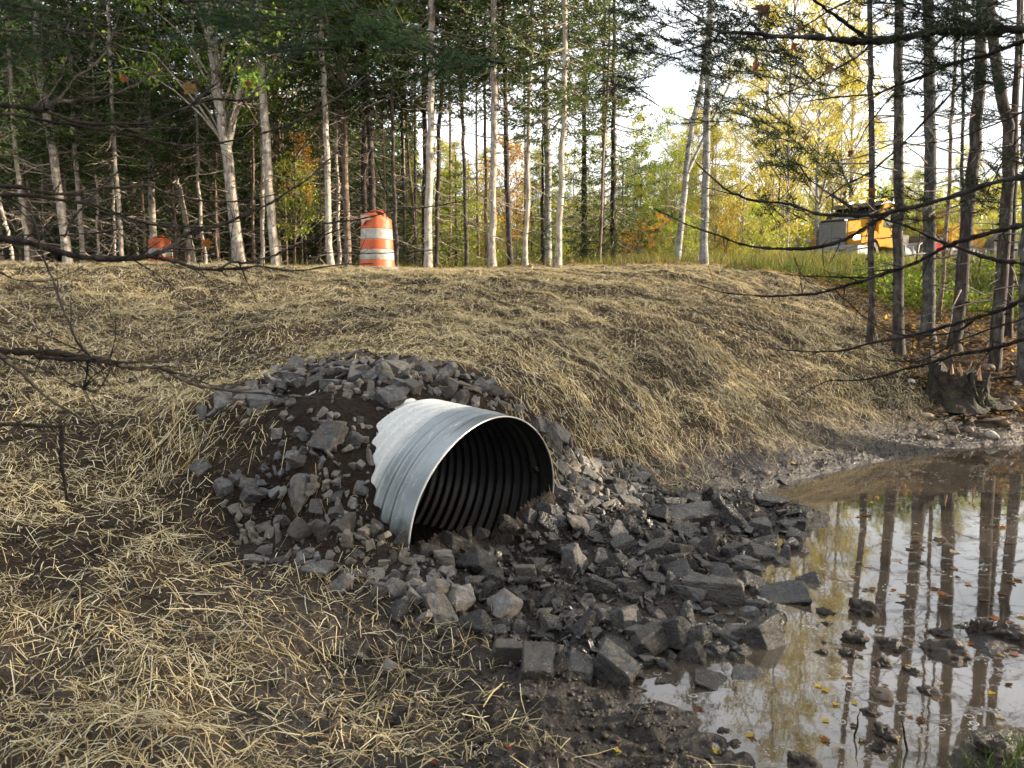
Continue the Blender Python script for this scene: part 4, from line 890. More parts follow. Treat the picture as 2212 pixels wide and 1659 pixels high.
#--NEXT--
# ------------------------------------------------------------------ branches hanging in front of the camera
def c1(P): return [(.375*x, .375*y) for x, y in P]
def c3(P): return [(1469+.375*x, .375*y) for x, y in P]
def c4(P): return [(.375*x, 518+.375*y) for x, y in P]
def c7(P): return [(1469+.375*x, 518+.375*y) for x, y in P]
def deep(P, d0, d1):
    n = len(P); return np.array([at(px, py, d0+(d1-d0)*i/max(1, n-1)) for i, (px, py) in enumerate(P)])
def fg_path(mb, P, w0, w1, d0, d1, g, k=7, rough=.2):
    Q = deep(P, d0, d1); L = np.linalg.norm(np.diff(Q, axis=0), axis=1).sum(); n = int(np.clip(L/.012, 12, 160)); S = spline(Q, n)
    S[1:-1] += g.normal(0, .0006, (n-2, 3)); S[1:-1] += np.stack([fbm(np.stack([np.linspace(0, L*9, n), np.full(n, s)], -1), 2, 3) for s in (1.5, 4.2, 8.8)], 1)[1:-1]*.006
    y = np.linspace(d0, d1, n); R = np.linspace(w0, w1, n)*K*y/FPX*.5
    R = np.maximum(R*(1+g.normal(0, rough, n)), .0007); tubes(mb, S, R, k, np.array([[1., 1, 1]])); return S, R
def twigs_on(mb, S, R, n, l0, l1, g, vert=.0):
    if n == 0: return
    P, RR = [], []
    for _ in range(int(n*1.7)):
        i = int(g.uniform(.05, .98)*(len(S)-1)); t = norm((S[min(i+1, len(S)-1)]-S[max(i-1, 0)])[None])[0]
        d = norm((t*g.uniform(.3, 1.1)+rdir(1, g)[0]*.9+np.array([0, 0, vert]))[None])[0]; L = g.uniform(l0, l1)*g.random()**.7+.012
        u = np.linspace(0, 1, 6)[:, None]; q = S[i]+d*L*u+np.array([0, 0, g.normal(.05, .2)])*L*u**2+g.normal(0, .02*L, (6, 3))*u
        P.append(q); RR.append(np.linspace(min(R[i]*.55, .0022), .0005, 6))
    tubes(mb, np.array(P), np.array(RR), 4, np.ones((len(P), 3)))
def branch(label, paths, group, g, tw=10, tl=(.03, .18), vert=0.0):
    """paths[0] is the stem of the bough, the others grow from it"""
    Q = deep(paths[0][0], paths[0][3], paths[0][4]); o = Q[0]; root = thing('overhanging_branch', o, label, 'branch', group)
    for i, (P, w0, w1, d0, d1) in enumerate(paths):
        mb = MB(); S, R = fg_path(mb, P, w0, w1, d0, d1, g); mb.V = [v-o for v in mb.V]; mb.build('stem' if i == 0 else 'side_branch', MT['branch'], root)
        if tw:
            mt = MB(); twigs_on(mt, S, R, max(1, int(tw/(1 if i == 0 else 2))), *tl, g, vert)
            mt.V = [v-o for v in mt.V]; mt.build('twig_sprays', MT['branch'], root)
    return root
gf = np.random.default_rng(314)
BL, BR = 'bare branches hanging in from the left', 'spruce branches hanging in from the right'
BRANCHES = {}
BRANCHES['A'] = branch('thick black branch crossing low in front of the left trunks, above the half-hidden drum', [(c1([(-200, 1350), (0, 1375), (150, 1395), (320, 1440), (450, 1475), (600, 1490), (760, 1490), (850, 1470), (940, 1440), (1000, 1415), (1060, 1355), (1200, 1315), (1300, 1290), (1450, 1220), (1560, 1170), (1680, 1090), (1800, 1010), (1980, 850)]), 15, 3, 1.7, 2.3),
    (c1([(850, 1472), (1000, 1500), (1120, 1540), (1270, 1550), (1400, 1545), (1510, 1535), (1700, 1555), (1982, 1525), (2150, 1520)]), 9, 2.5, 1.95, 2.3), (c1([(1260, 1550), (1330, 1510), (1420, 1515), (1500, 1490), (1580, 1465), (1700, 1415), (1850, 1360), (1982, 1310)]), 6, 2.5, 2.05, 2.3), (c1([(1332, 1508), (1328, 1400), (1340, 1260), (1290, 1120)]), 3.5, 1.2, 2.07, 2.1),
    (c1([(370, 1365), (430, 1250), (520, 1150), (600, 1060), (700, 960)]), 5, 1.5, 1.8, 1.9)], BL, gf, 16)
BRANCHES['B'] = branch('long black branch sagging across the left trunks, third up from the bank', [(c1([(-200, 1040), (0, 1070), (150, 1085), (300, 1110), (420, 1110), (560, 1090), (700, 1080), (850, 1062), (950, 1110), (1120, 1150), (1300, 1165), (1450, 1150), (1600, 1120)]), 9, 2, 1.75, 2.3)], BL, gf, 14)
BRANCHES['C'] = branch('black branch sloping down from the edge to the forked tree, second up from the bank', [(c1([(-200, 1110), (0, 1120), (200, 1130), (400, 1155), (520, 1170), (620, 1215), (750, 1260), (900, 1295), (1100, 1310), (1250, 1300), (1400, 1270)]), 9, 2.2, 1.7, 2.2)], BL, gf, 12)
BRANCHES['C2'] = branch('thin limp branch just above the thick low one', [(c1([(-150, 1400), (0, 1370), (200, 1350), (420, 1350), (650, 1330), (860, 1290), (1040, 1290)]), 5, 1.5, 1.9, 2.2), (c1([(-100, 1480), (100, 1400), (250, 1310), (350, 1290)]), 4, 1.5, 1.8, 1.9)], BL, gf, 10)
BRANCHES['E'] = branch('forking branch at mid-height whose arms sweep upward across the left trunks', [(c1([(-200, 580), (0, 603), (130, 622), (255, 635), (280, 642), (400, 690), (560, 715), (700, 710), (800, 708), (900, 690), (1050, 630), (1130, 580), (1250, 480), (1400, 370), (1550, 280)]), 11, 2, 1.6, 2.1),
    (c1([(265, 632), (310, 590), (400, 580), (550, 560), (700, 520), (820, 460), (950, 330), (1010, 220), (1060, 140)]), 7, 1.5, 1.7, 2.0), (c1([(270, 630), (350, 560), (430, 450), (500, 400), (600, 300), (650, 180), (690, 60)]), 6, 1.5, 1.7, 1.9), (c1([(1030, 640), (1200, 575), (1400, 570), (1520, 480), (1640, 350), (1740, 200), (1850, 0)]), 6, 3, 1.95, 2.3), (c1([(795, 708), (820, 640), (870, 540), (905, 460)]), 3, 1, 1.8, 1.9)], BL, gf, 14)
BRANCHES['F'] = branch('slender drooping branch curving up to the right under the forking one', [(c1([(-150, 640), (0, 650), (200, 680), (400, 715), (600, 750), (800, 790), (950, 822), (1050, 838), (1200, 830), (1400, 800), (1600, 740), (1800, 650), (1990, 530), (2100, 440)]), 7, 2.4, 1.7, 2.4)], BL, gf, 14)
BRANCHES['H'] = branch('thin dark bough slanting in from the top corner over the left stand', [(c1([(-100, 0), (0, 40), (150, 90), (300, 150), (450, 188), (650, 190), (800, 215), (1000, 225)]), 6, 1.5, 1.5, 1.9), (c1([(0, 170), (300, 190), (600, 190)]), 3.5, 1.5, 1.6, 1.8), (c1([(640, -30), (560, 120), (500, 260), (360, 440), (250, 560)]), 3, 1.2, 1.7, 1.8)], BL, gf, 8)
BRANCHES['I'] = branch('dark bough along the top edge above the forked tree', [(c1([(1000, -30), (1090, 30), (1150, 80), (1300, 160), (1400, 190)]), 8, 2.5, 1.4, 1.7), (c1([(1040, 5), (1330, 5), (1480, 40), (1700, 75), (1900, 110)]), 8, 3, 1.4, 1.9)], BL, gf, 6)
BRANCHES['K'] = branch('thick bare branch reaching over the straw on the left toward the rocks', [(c4([(-200, 630), (0, 640), (160, 645), (300, 648), (480, 680), (640, 705), (760, 738), (930, 745), (1080, 820), (1250, 860), (1480, 885), (1700, 908), (1982, 920), (2150, 900)]), 17, 2, 1.5, 2.2), (c4([(200, 665), (400, 690), (600, 700)]), 10, 6, 1.56, 1.68),
    (c4([(640, 700), (850, 702), (1000, 690), (1140, 680), (1230, 700), (1350, 702)]), 6, 2, 1.7, 1.95), (c4([(545, 690), (450, 590), (400, 480), (350, 370), (300, 230), (240, 80), (200, -80), (170, -170)]), 6, 3, 1.65, 1.8), (c4([(512, 700), (500, 800), (475, 865)]), 5, 3, 1.65, 1.66), (c4([(480, 865), (530, 790), (600, 745), (640, 680), (662, 560), (668, 430)]), 4, 1.5, 1.66, 1.7), (c4([(930, 740), (1100, 790), (1230, 842), (1330, 812), (1430, 755)]), 4, 1.5, 1.85, 2.0)], BL, gf, 16, (.03, .14))
BRANCHES['K5'] = branch('black snapped branch slanting steeply down over the straw at the left edge', [(c4([(-120, 560), (0, 662), (120, 760), (220, 862), (320, 940), (420, 1000), (470, 1045)]), 11, 2.5, 1.45, 1.6)], BL, gf, 5, (.02, .08))
BRANCHES['K8'] = branch('wiry twig bow below the thick bare branch at the left', [(c4([(0, 655), (60, 672), (200, 720), (350, 800), (460, 845), (560, 860), (640, 720)]), 4, 2.5, 1.5, 1.62), (c4([(215, 560), (240, 650), (300, 730), (330, 780)]), 2.5, 1.2, 1.55, 1.6)], BL, gf, 8, (.02, .09))
BRANCHES['K6'] = branch('broken branch with its end snapped and dangling straight down', [(c4([(-150, 1050), (0, 1060), (120, 1065), (240, 1072), (368, 1076)]), 10, 8, 1.5, 1.55), (c4([(362, 1070), (358, 1160), (352, 1280), (370, 1380), (388, 1500)]), 9, 8, 1.55, 1.56)], BL, gf, 3, (.01, .05))
BRANCHES['L'] = branch('thin twig arching over the upper straw at the far left', [(c4([(-100, 130), (0, 185), (100, 230), (180, 240), (300, 233), (400, 190), (480, 145)]), 3.5, 1.2, 1.7, 1.8)], BL, gf, 8, (.02, .08))
BRANCHES['M'] = branch('hair-thin twig hanging over the upper straw below the forked tree', [(c4([(1100, 0), (1150, 150), (1190, 230), (1240, 370), (1310, 520)]), 2, 1, 2.2, 2.2)], BL, gf, 4, (.02, .08))
BRANCHES['P'] = branch('slim twig passing in front of the tall drum', [([(700, 482), (770, 475), (850, 454), (920, 448), (1010, 430)], 3.5, 2, 2.4, 2.6), ([(810, 340), (835, 420), (855, 460)], 2.6, 1.5, 2.4, 2.45), ([(690, 545), (770, 546), (880, 544), (960, 540)], 3, 1.6, 2.4, 2.6)], BL, gf, 4, (.03, .12))
# right
BRANCHES['RA'] = branch('thickest black bough running level near the top on the right', [(c3([(2200, 160), (1982, 168), (1700, 180), (1480, 180), (1300, 215), (1110, 238), (900, 225), (700, 215), (550, 210), (400, 190), (220, 180), (100, 100), (-20, 15)]), 21, 3, 1.9, 2.3), (c3([(225, 182), (205, 225), (180, 242), (80, 275), (-60, 310), (-200, 360)]), 6, 2, 2.25, 2.4), (c3([(1110, 236), (1000, 170), (850, 60), (740, -30)]), 9, 5, 2.1, 2.0), (c3([(1105, 240), (1030, 320), (900, 390), (750, 470), (600, 540), (450, 600)]), 5, 1.5, 2.1, 2.4), (c3([(980, 0), (880, 50), (760, 120), (640, 190), (430, 240), (250, 310), (0, 360)]), 5, 1.5, 2.1, 2.4)], BR, gf, 18, (.03, .16))
BRANCHES['RD'] = branch('dark bough dipping to the left across the upper right trunks', [(c3([(2200, 200), (1982, 240), (1780, 310), (1550, 370), (1350, 460), (1240, 490), (1100, 545), (900, 560), (700, 590)]), 11, 2, 1.9, 2.4), (c3([(1830, 0), (1700, 90), (1560, 170), (1430, 300), (1300, 450), (1180, 600), (1080, 720), (1010, 850)]), 6, 1.8, 2.0, 2.3), (c3([(1982, 640), (1850, 700), (1600, 790), (1400, 825), (1200, 860)]), 4, 1.5, 2.1, 2.3)], BR, gf, 16, (.03, .16))
BRANCHES['RN'] = branch('long straight twig slanting up to the right behind the level bough', [(c3([(840, 1140), (960, 1060), (1100, 980), (1300, 810), (1500, 600), (1700, 390), (1850, 260)]), 3, 6, 2.5, 2.3), (c3([(1982, 760), (1900, 860), (1830, 980), (1760, 1120)]), 5, 2, 2.2, 2.3)], BR, gf, 12, (.04, .15))
BRANCHES['RF'] = branch('black branch sagging in front of the yellow truck, over its cab', [(c3([(2200, 960), (1982, 1018), (1800, 1052), (1620, 1110), (1450, 1165), (1280, 1205), (1190, 1228), (1050, 1240), (900, 1240), (780, 1230), (640, 1180), (450, 1160), (350, 1130), (260, 1090), (180, 1020), (90, 930)]), 12, 3, 1.9, 2.4), (c3([(690, 950), (740, 1030), (820, 1090), (900, 1140), (1020, 1220)]), 3, 6, 2.4, 2.15), (c3([(570, 1160), (572, 1100), (575, 1030)]), 3, 1.5, 2.3, 2.3)], BR, gf, 12, (.03, .14))
BRANCHES['RG'] = branch('branch drooping from the truck cab leftward under the grille', [(c3([(1205, 1222), (1100, 1290), (1000, 1350), (880, 1400), (750, 1430), (600, 1435), (400, 1415), (250, 1370), (100, 1315), (0, 1275), (-150, 1200)]), 10, 2.5, 2.1, 2.5)], BR, gf, 10, (.03, .14))
BRANCHES['RH'] = branch('branch slanting down to the right past the red flag', [(c3([(1100, 1240), (1240, 1280), (1330, 1315), (1500, 1390), (1640, 1440), (1800, 1495), (1982, 1515), (2200, 1530)]), 4, 11, 2.3, 2.0)], BR, gf, 8, (.03, .14))
BRANCHES['RI'] = branch('long branch dipping from the right edge to the straw bank, just below the truck', [(c3([(2200, 1240), (1982, 1295), (1800, 1335), (1650, 1375), (1540, 1418), (1400, 1490), (1250, 1550), (1100, 1605)])+c7([(950, 265), (820, 305), (650, 322), (450, 325), (250, 300), (90, 255)]), 13, 2, 1.9, 2.6), (c7([(1090, 215), (900, 215), (700, 205), (560, 190)]), 4, 1.5, 2.25, 2.4), (c7([(900, 295), (980, 370), (1050, 440), (1150, 500), (1300, 552)]), 2.5, 3, 2.3, 2.1), (c7([(660, 100), (690, 180), (740, 250)]), 2.5, 1.2, 2.4, 2.4)], BR, gf, 14, (.03, .16))
BRANCHES['RK'] = branch('branch sweeping across the foot of the dark trunks down to the straw', [(c7([(2200, 260), (1982, 340), (1850, 400), (1700, 447), (1500, 510), (1300, 555), (1100, 597), (950, 635), (820, 645), (650, 640), (490, 620)]), 11, 2, 1.9, 2.6), (c7([(1700, 450), (1640, 500), (1590, 525), (1480, 545), (1300, 550)]), 7, 3, 2.0, 2.2)], BR, gf, 10, (.03, .14))
BRANCHES['RL'] = branch('lowest branch on the right, crossing the mossy stump', [(c7([(2200, 540), (1982, 575), (1850, 610), (1700, 642), (1580, 668), (1450, 702), (1300, 745), (1150, 790), (1000, 812), (850, 818), (640, 930)]), 11, 1.5, 1.9, 2.6), (c7([(1982, 450), (1800, 510), (1600, 580), (1400, 690), (1250, 700), (1100, 660)]), 4, 2, 2.0, 2.4)], BR, gf, 10, (.03, .14))
# needle sprays on near boughs
def spray(needles, stems, o, d, nrm, L, g, nl=.021, nw=.0021, hue=(.03, .055, .02), dens=1.0):
    d = norm(d[None])[0]; s = norm(np.cross(d, nrm)[None])[0]; n2 = np.cross(s, d)
    def shoot(p0, dr, l):
        u = np.linspace(0, 1, 6)[:, None]; P = p0+dr*l*u+n2*(-.12*l*u**2)+g.normal(0, .01*l, (6, 3))*u; stems.append(P)
        m = int(max(8, l*620*dens)); t = g.uniform(.05, 1, m); base = np.stack([np.interp(t, u[:, 0], P[:, k]) for k in range(3)], 1)
        pr = norm(np.cross(dr, n2)[None])[0]; sg = g.choice([-1, 1], m)[:, None]
        dd = norm(pr*sg*1.0+dr*.65+n2*g.normal(.15, .3, (m, 1))+g.normal(0, .12, (m, 3)))
        c = np.array(hue)*g.uniform(.6, 1.5, (m, 1)); needles.append((base, dd, norm(n2+g.normal(0, .5, (m, 3))), nl*g.uniform(.6, 1.1, m), nw*np.ones(m), c))
    shoot(o, d, L)
    k = max(2, int(L/.045))
    for i in range(k):
        f = (i+.6)/(k+.6); sg = 1 if i % 2 else -1; p = o+d*L*f+n2*(-.12*L*f*f); dr = norm((d*.75+s*sg*.8+n2*g.normal(0, .12))[None])[0]
        shoot(p, dr, L*(1-f)*.6*g.uniform(.6, 1.1)+.02)
def bough_sprays(label, spots, g, group, hue, nl=.021, nw=.0021):
    nd, st = [], []; o0 = None
    for px, py, Y, ang, L in spots:
        o = at(px, py, Y); o0 = o if o0 is None else o0
        a = math.radians(ang+g.normal(0, 14)); d = np.array([math.cos(a), g.normal(0, .25), -math.sin(a)]); nrm = norm(np.array([[g.normal(0, .5), -g.uniform(.3, 1.0), g.uniform(.2, 1.0)]]))[0]
        spray(nd, st, o, d, nrm, L, g, nl, nw, hue)
    root = thing('evergreen_bough', o0, label, 'branch', group)
    mb = MB(); leaves(mb, *[np.concatenate([q[i] for q in nd]) for i in range(5)], np.concatenate([q[5] for q in nd])); mb.V = [v-o0 for v in mb.V]; mb.build('needle_foliage', MT['needle'], root)
    mb = MB(); tubes(mb, np.array(st), np.array([[.0018, .0016, .0014, .0011, .0009, .0006]]*len(st)), 4, np.ones((len(st), 3))); mb.V = [v-o0 for v in mb.V]; mb.build('twig_sprays', MT['branch'], root)
DK, MD, BLU = (.014, .028, .010), (.034, .062, .016), (.020, .046, .014)
def jit(L, n, g, sx, sy):
    return [(x+g.normal(0, sx), y+g.normal(0, sy), Y*g.uniform(.93, 1.08), a, l*g.uniform(.7, 1.2)) for x, y, Y, a, l in L for _ in range(n)]
GB = 'evergreen boughs hanging in front of the camera'
P3 = lambda L, Y, a, l: [(1469+.375*x, .375*y, Y, a, l) for x, y in L]
P1 = lambda L, Y, a, l: [(.375*x, .375*y, Y, a, l) for x, y in L]
bough_sprays('fir bough with flat clear needles drooping above the yellow truck', jit(P3([(300, 430), (450, 480), (600, 450), (760, 500), (360, 590), (470, 680), (620, 700), (560, 800), (310, 690), (880, 560)], 2.4, 205, .17), 2, gf, 14, 12), gf, GB, MD)
bough_sprays('fir spray in front of the truck hood and windscreen', jit(P3([(700, 880), (820, 940), (660, 1000), (920, 1040), (1010, 1100), (760, 1100), (600, 1290), (720, 1250)], 2.4, 215, .14), 2, gf, 12, 10), gf, GB, MD)
bough_sprays('sparse hemlock bough against the white sky, top centre-right', jit(P3([(100, 100), (250, 80), (420, 60), (60, 210), (-100, 150), (-150, 300), (20, 350), (-60, 60), (200, 280), (-200, 480), (-120, 560), (560, 90)], 2.2, 200, .19), 2, gf, 20, 16), gf, GB, DK)
bough_sprays('dense black-green bough in the top right corner', jit(P3([(1650, 100), (1800, 80), (1950, 120), (1700, 230), (1900, 280), (1500, 110), (1560, 40), (1980, 450), (1900, 480), (1750, 40), (1350, 60), (1850, 180)], 2.0, 190, .2), 3, gf, 24, 16), gf, GB, DK)
bough_sprays('dark bough hanging over the thick leaning trunks at the right edge', jit(P3([(1850, 1130), (1950, 1200), (1780, 1080), (1450, 520), (1600, 430), (1900, 640), (1980, 900), (1480, 1200), (1430, 1260)], 2.2, 200, .15), 2, gf, 18, 16), gf, GB, DK)
bough_sprays('dark hemlock bough across the sky gap between the lone poplar and the truck', jit(P3([(330, 120), (480, 170), (620, 300), (780, 330), (900, 120), (960, 330), (520, 330), (250, 330), (700, 60), (1040, 420), (860, 460), (400, 400), (640, 420)], 2.5, 205, .2), 2, gf, 24, 20), gf, GB, DK)
bough_sprays('blurred blue-green bough over the left corner of the picture', jit(P1([(150, 120), (350, 250), (100, 250), (600, 200), (800, 160), (-20, 60), (300, 60), (480, 330), (60, 380)], 1.3, 200, .13), 1, gf, 22, 14), gf, GB, BLU, .017, .0022)
bough_sprays('soft dark green bough hanging before the forked tree', jit(P1([(1350, 180), (1500, 250), (1700, 180), (1850, 250), (1950, 100), (1600, 90), (1800, 60), (1450, 120)], 1.35, 200, .14), 2, gf, 22, 14), gf, GB, BLU, .017, .0022)
bough_sprays('fresh green bough in front of the canopy above the tall drum', jit([(734+.375*x, .375*y, 1.5, 190, .14) for x, y in [(100, 60), (300, 200), (450, 250), (600, 290), (750, 280), (850, 370), (500, 350), (200, 250), (900, 330), (350, 120), (380, 300)]], 2, gf, 18, 12), gf, GB, (.024, .055, .015), .018, .0022)
# dead leaves caught in the branches
def leafmesh(seed, lobes=5):
    g = np.random.default_rng(seed); a = np.linspace(0, 2*np.pi, 41)[:-1]
    r = .68+.30*np.abs(np.cos(a*lobes/2))**1.2*(1-.35*np.abs(np.sin(a/2-np.pi/2))**4)+.06*np.cos(a*15)+g.normal(0, .03, 40); r[18:23] *= .7
    P = np.stack([r*np.cos(a), r*np.sin(a)*.85, 0*a], 1); Q = np.concatenate([[[0, 0, 0]], P*.5, P])
    Q[:, 2] = g.uniform(.15, .5)*(Q[:, 0]**2)-g.uniform(.1, .5)*Q[:, 1]**2+g.normal(0, .03, len(Q)); Q *= .5
    F4 = [[1+i, 41+i, 41+(i+1) % 40, 1+(i+1) % 40] for i in range(40)]; F3 = [[0, 1+i, 1+(i+1) % 40] for i in range(40)]
    return Q, np.array(F3), np.array(F4)
LC = {'red brown': (.13, .035, .018), 'dark brown': (.075, .04, .02), 'orange': (.22, .085, .02), 'yellow': (.48, .33, .06), 'tan': (.18, .115, .065), 'pale': (.46, .37, .29), 'pinkish': (.28, .14, .10)}
LM = {}
for i, k in enumerate(LC):
    for q in range(2):
        mb = MB(); Q, F3, F4 = leafmesh(i*3+q); vein = 1+.2*np.cos(np.arctan2(Q[:, 1], Q[:, 0])*5); mb.add(Q, F3, np.array(LC[k])*vein[:, None]); mb.add(Q, F4, np.array(LC[k])*vein[:, None]); LM[k, q] = mb.mesh('leaf', MT['leaf'])
for px, py, w, col, rz, lab in [(1645, 22, 58, 'dark brown', .4, 'big curled brown leaf hanging at the top edge of the picture'), (1728, 68, 44, 'dark brown', 1.4, 'dark three-cornered leaf hanging from the level bough'), (1714, 100, 26, 'red brown', 2.0, 'small dark red leaf just under the three-cornered one'), (1630, 143, 38, 'red brown', .7, 'dark red leaf dangling alone against the white sky'), (1496, 98, 20, 'red brown', 1.1, 'small red leaf on the tip of the level bough'),
        (1790, 33, 30, 'dark brown', 1.2, 'dark drooping leaf beside the top of the slimmest upright trunk'), (1792, 150, 34, 'tan', .2, 'tan leaf caught right of the dangling red one'), (1683, 258, 24, 'dark brown', .9, 'brown leaf among the fir needles, upper of two'), (1740, 302, 20, 'red brown', .9, 'brown leaf among the fir needles, lower of two'), (1836, 333, 26, 'red brown', .1, 'reddish leaf lying on a twig left of the slimmest upright trunk'), (1826, 418, 22, 'dark brown', 1.6, 'brown leaf hanging above the truck cab lights'), (1882, 413, 30, 'orange', .2, 'orange leaf in front of the slimmest upright trunk'),
        (2204, 264, 24, 'red brown', 1.3, 'red brown leaf near the right edge on a forking twig'), (2208, 143, 16, 'orange', .6, 'small orange leaf at the very right edge'), (408, 190, 40, 'tan', .1, 'tan leaf hovering on a twig before the left spruces'), (268, 168, 26, 'orange', .5, 'rusty leaf blurred among the left boughs'), (446, 524, 30, 'orange', .4, 'blurred orange leaf left of the forked tree foot'), (536, 180, 22, 'red brown', .2, 'curled brown leaf by the fork of the forked tree')]:
    Y = 1.9 if px < 900 else 2.2; p = at(px, py, Y); s = .85*w*K*Y/FPX; o = obj('dead_leaf', LM[col, int(px) % 2]); o.location = p; o.scale = (s, s, s)
    o.rotation_euler = (math.pi/2+gf.normal(0, .35), gf.normal(0, .9), rz); tag(o, lab, 'leaf', 'dead leaves caught in the branches')
#--NEXT--
# ------------------------------------------------------------------ traffic drums
def gm(name, col, dirt, rough=.5, amt=.55, scale=6, spec=.4):
    m, nt, out = newmat(name); n = N(nt); v = n.coord(); d = n.ramp(n.math('ADD', n.noise(v, scale, 6, .65), n.math('MULTIPLY', n.noise(n.mapping(v, (9, 9, 2)), 2, 4), .25)), [(.52, 0.), (.75, 1.)])
    c = n.mix(n.math('MULTIPLY', d, amt), n.mix(n.noise(v, 3, 3), [x*.85 for x in col], [min(1, x*1.1) for x in col]), dirt)
    n.pbr(out, c, rough, n.bump(n.noise(v, 14, 4), .25, .01), 0, spec); return m
MO = gm('faded orange plastic', (.50, .085, .016), (.24, .11, .05)); MW = gm('dirty white reflective sheet', (.38, .37, .34), (.20, .165, .125), .5, .75, 9); MK = gm('grey rubber ring', (.13, .135, .14), (.22, .18, .13), .8)
def lathe(mb, prof, n=56, seed=0, dent=0.0, ztop=1e9, mi=0):
    prof = np.array(prof); th = np.arange(n)*2*np.pi/n; V = np.stack([prof[:, None, 0]*np.cos(th), prof[:, None, 0]*np.sin(th), prof[:, None, 1]+0*th], -1)
    if dent:
        q = fbm(np.stack([np.cos(th)[None]*1.6+0*V[..., 2], np.sin(th)[None]*1.6+0*V[..., 2], V[..., 2]*6], -1)+seed, 3, seed)
        V[..., :2] *= (1+dent*q)[..., None]
        hi = sstep(ztop-.2, ztop, V[..., 2]); V[..., 2] -= hi*(.07*np.maximum(0, np.sin(th[None]*1.0+3.4+seed))+.03*q*2); V[..., :2] *= (1+hi*.12*q)[..., None]
    i, j = np.meshgrid(np.arange(len(prof)-1), np.arange(n), indexing='ij'); b = (i*n+j).ravel(); b2 = (i*n+(j+1) % n).ravel(); mb.add(V, np.stack([b, b2, b2+n, b+n], 1), None, mi)
def drum(px, py, Y, label, rz, tilt, crumple, sink=0.0):
    p = at(px, py, Y); z = float(h(p[0], Y))-.01-sink
    r = thing('traffic_drum', (p[0], Y, z), label, 'traffic drum', 'orange and white traffic drums on the road shoulder'); r.rotation_euler = (tilt, tilt*.6, rz)
    def seg(z0, z1, r0, r1, m): return [(r0-.006, z0), (r0, z0+.008)]+[(r0+(r1-r0)*t, z0+.008+(z1-z0-.016)*t) for t in np.linspace(.05, .95, m)]+[(r1, z1-.008), (r1-.006, z1)]
    mb = MB(); lathe(mb, [(0, .035), (.275, .035)]+seg(.04, .17, .292, .288, 5), 56, 2, .02); lathe(mb, [(.27, .17), (.27, .345)]+seg(.345, .505, .274, .268, 6), 56, 3, .02)
    lathe(mb, [(.258, .505), (.255, .68)]+seg(.68, .86, .256, .248, 8)[:-1]+[(.249, .872), (.246, .893), (.235, .912), (.19, .920), (.10, .917), (0, .915)], 56, 4, .035+.04*crumple, .93); mb.build('barrel', MO, r)
    for k, (a, b, r0, r1) in enumerate(((.172, .343, .284, .279), (.507, .678, .2665, .2615))):
        mb = MB(); lathe(mb, seg(a, b, r0, r1, 9), 56, 7+k, .022); mb.build('white_band', MW, r)
    mb = MB(); lathe(mb, [(.27, .0), (.35, .0), (.362, .02), (.355, .05), (.33, .062), (.285, .058)], 56, 1, .015); mb.build('base_ring', MK, r)
    t = np.linspace(0, math.pi, 15); H = np.stack([.135*np.cos(t), .03*np.cos(t*2), .885+.10*np.sin(t)**.6], 1)
    mb = MB()
    for dx in (-.028, .028): tubes(mb, H+np.array([0, dx, 0]), .011, 6)
    W = np.concatenate([H+np.array([0, -.028, .006]), H+np.array([0, .028, .006])]); mb.add(W, np.array([[i, i+1, 16+i, 15+i] for i in range(14)])); mb.build('handle', MO, r)
    if crumple:
        P = np.array([(-.19, -.22, .90), (-.02, -.275, .88), (.03, -.262, .82), (-.07, -.282, .80), (-.14, -.262, .72), (-.18, -.20, .80)]); mb = MB(); Q = np.concatenate([P, P+np.array([0, .006, 0])]); mb.add(Q, np.array([[0, 1, 2, 3], [0, 3, 4, 5], [6, 9, 8, 7], [6, 11, 10, 9]])); mb.build('torn_flap', gm('folded white sheeting', (.42, .33, .27), (.55, .16, .05), .5, .8), r)
    return r
drum(815, 585, 13.0, 'tall striped orange and white drum with crumpled top standing on the bank crest', -.25, .02, 1)
drum(350, 577, 18.4, 'orange and white drum half hidden behind the straw crest at the left', .9, -.03, 0, .02)
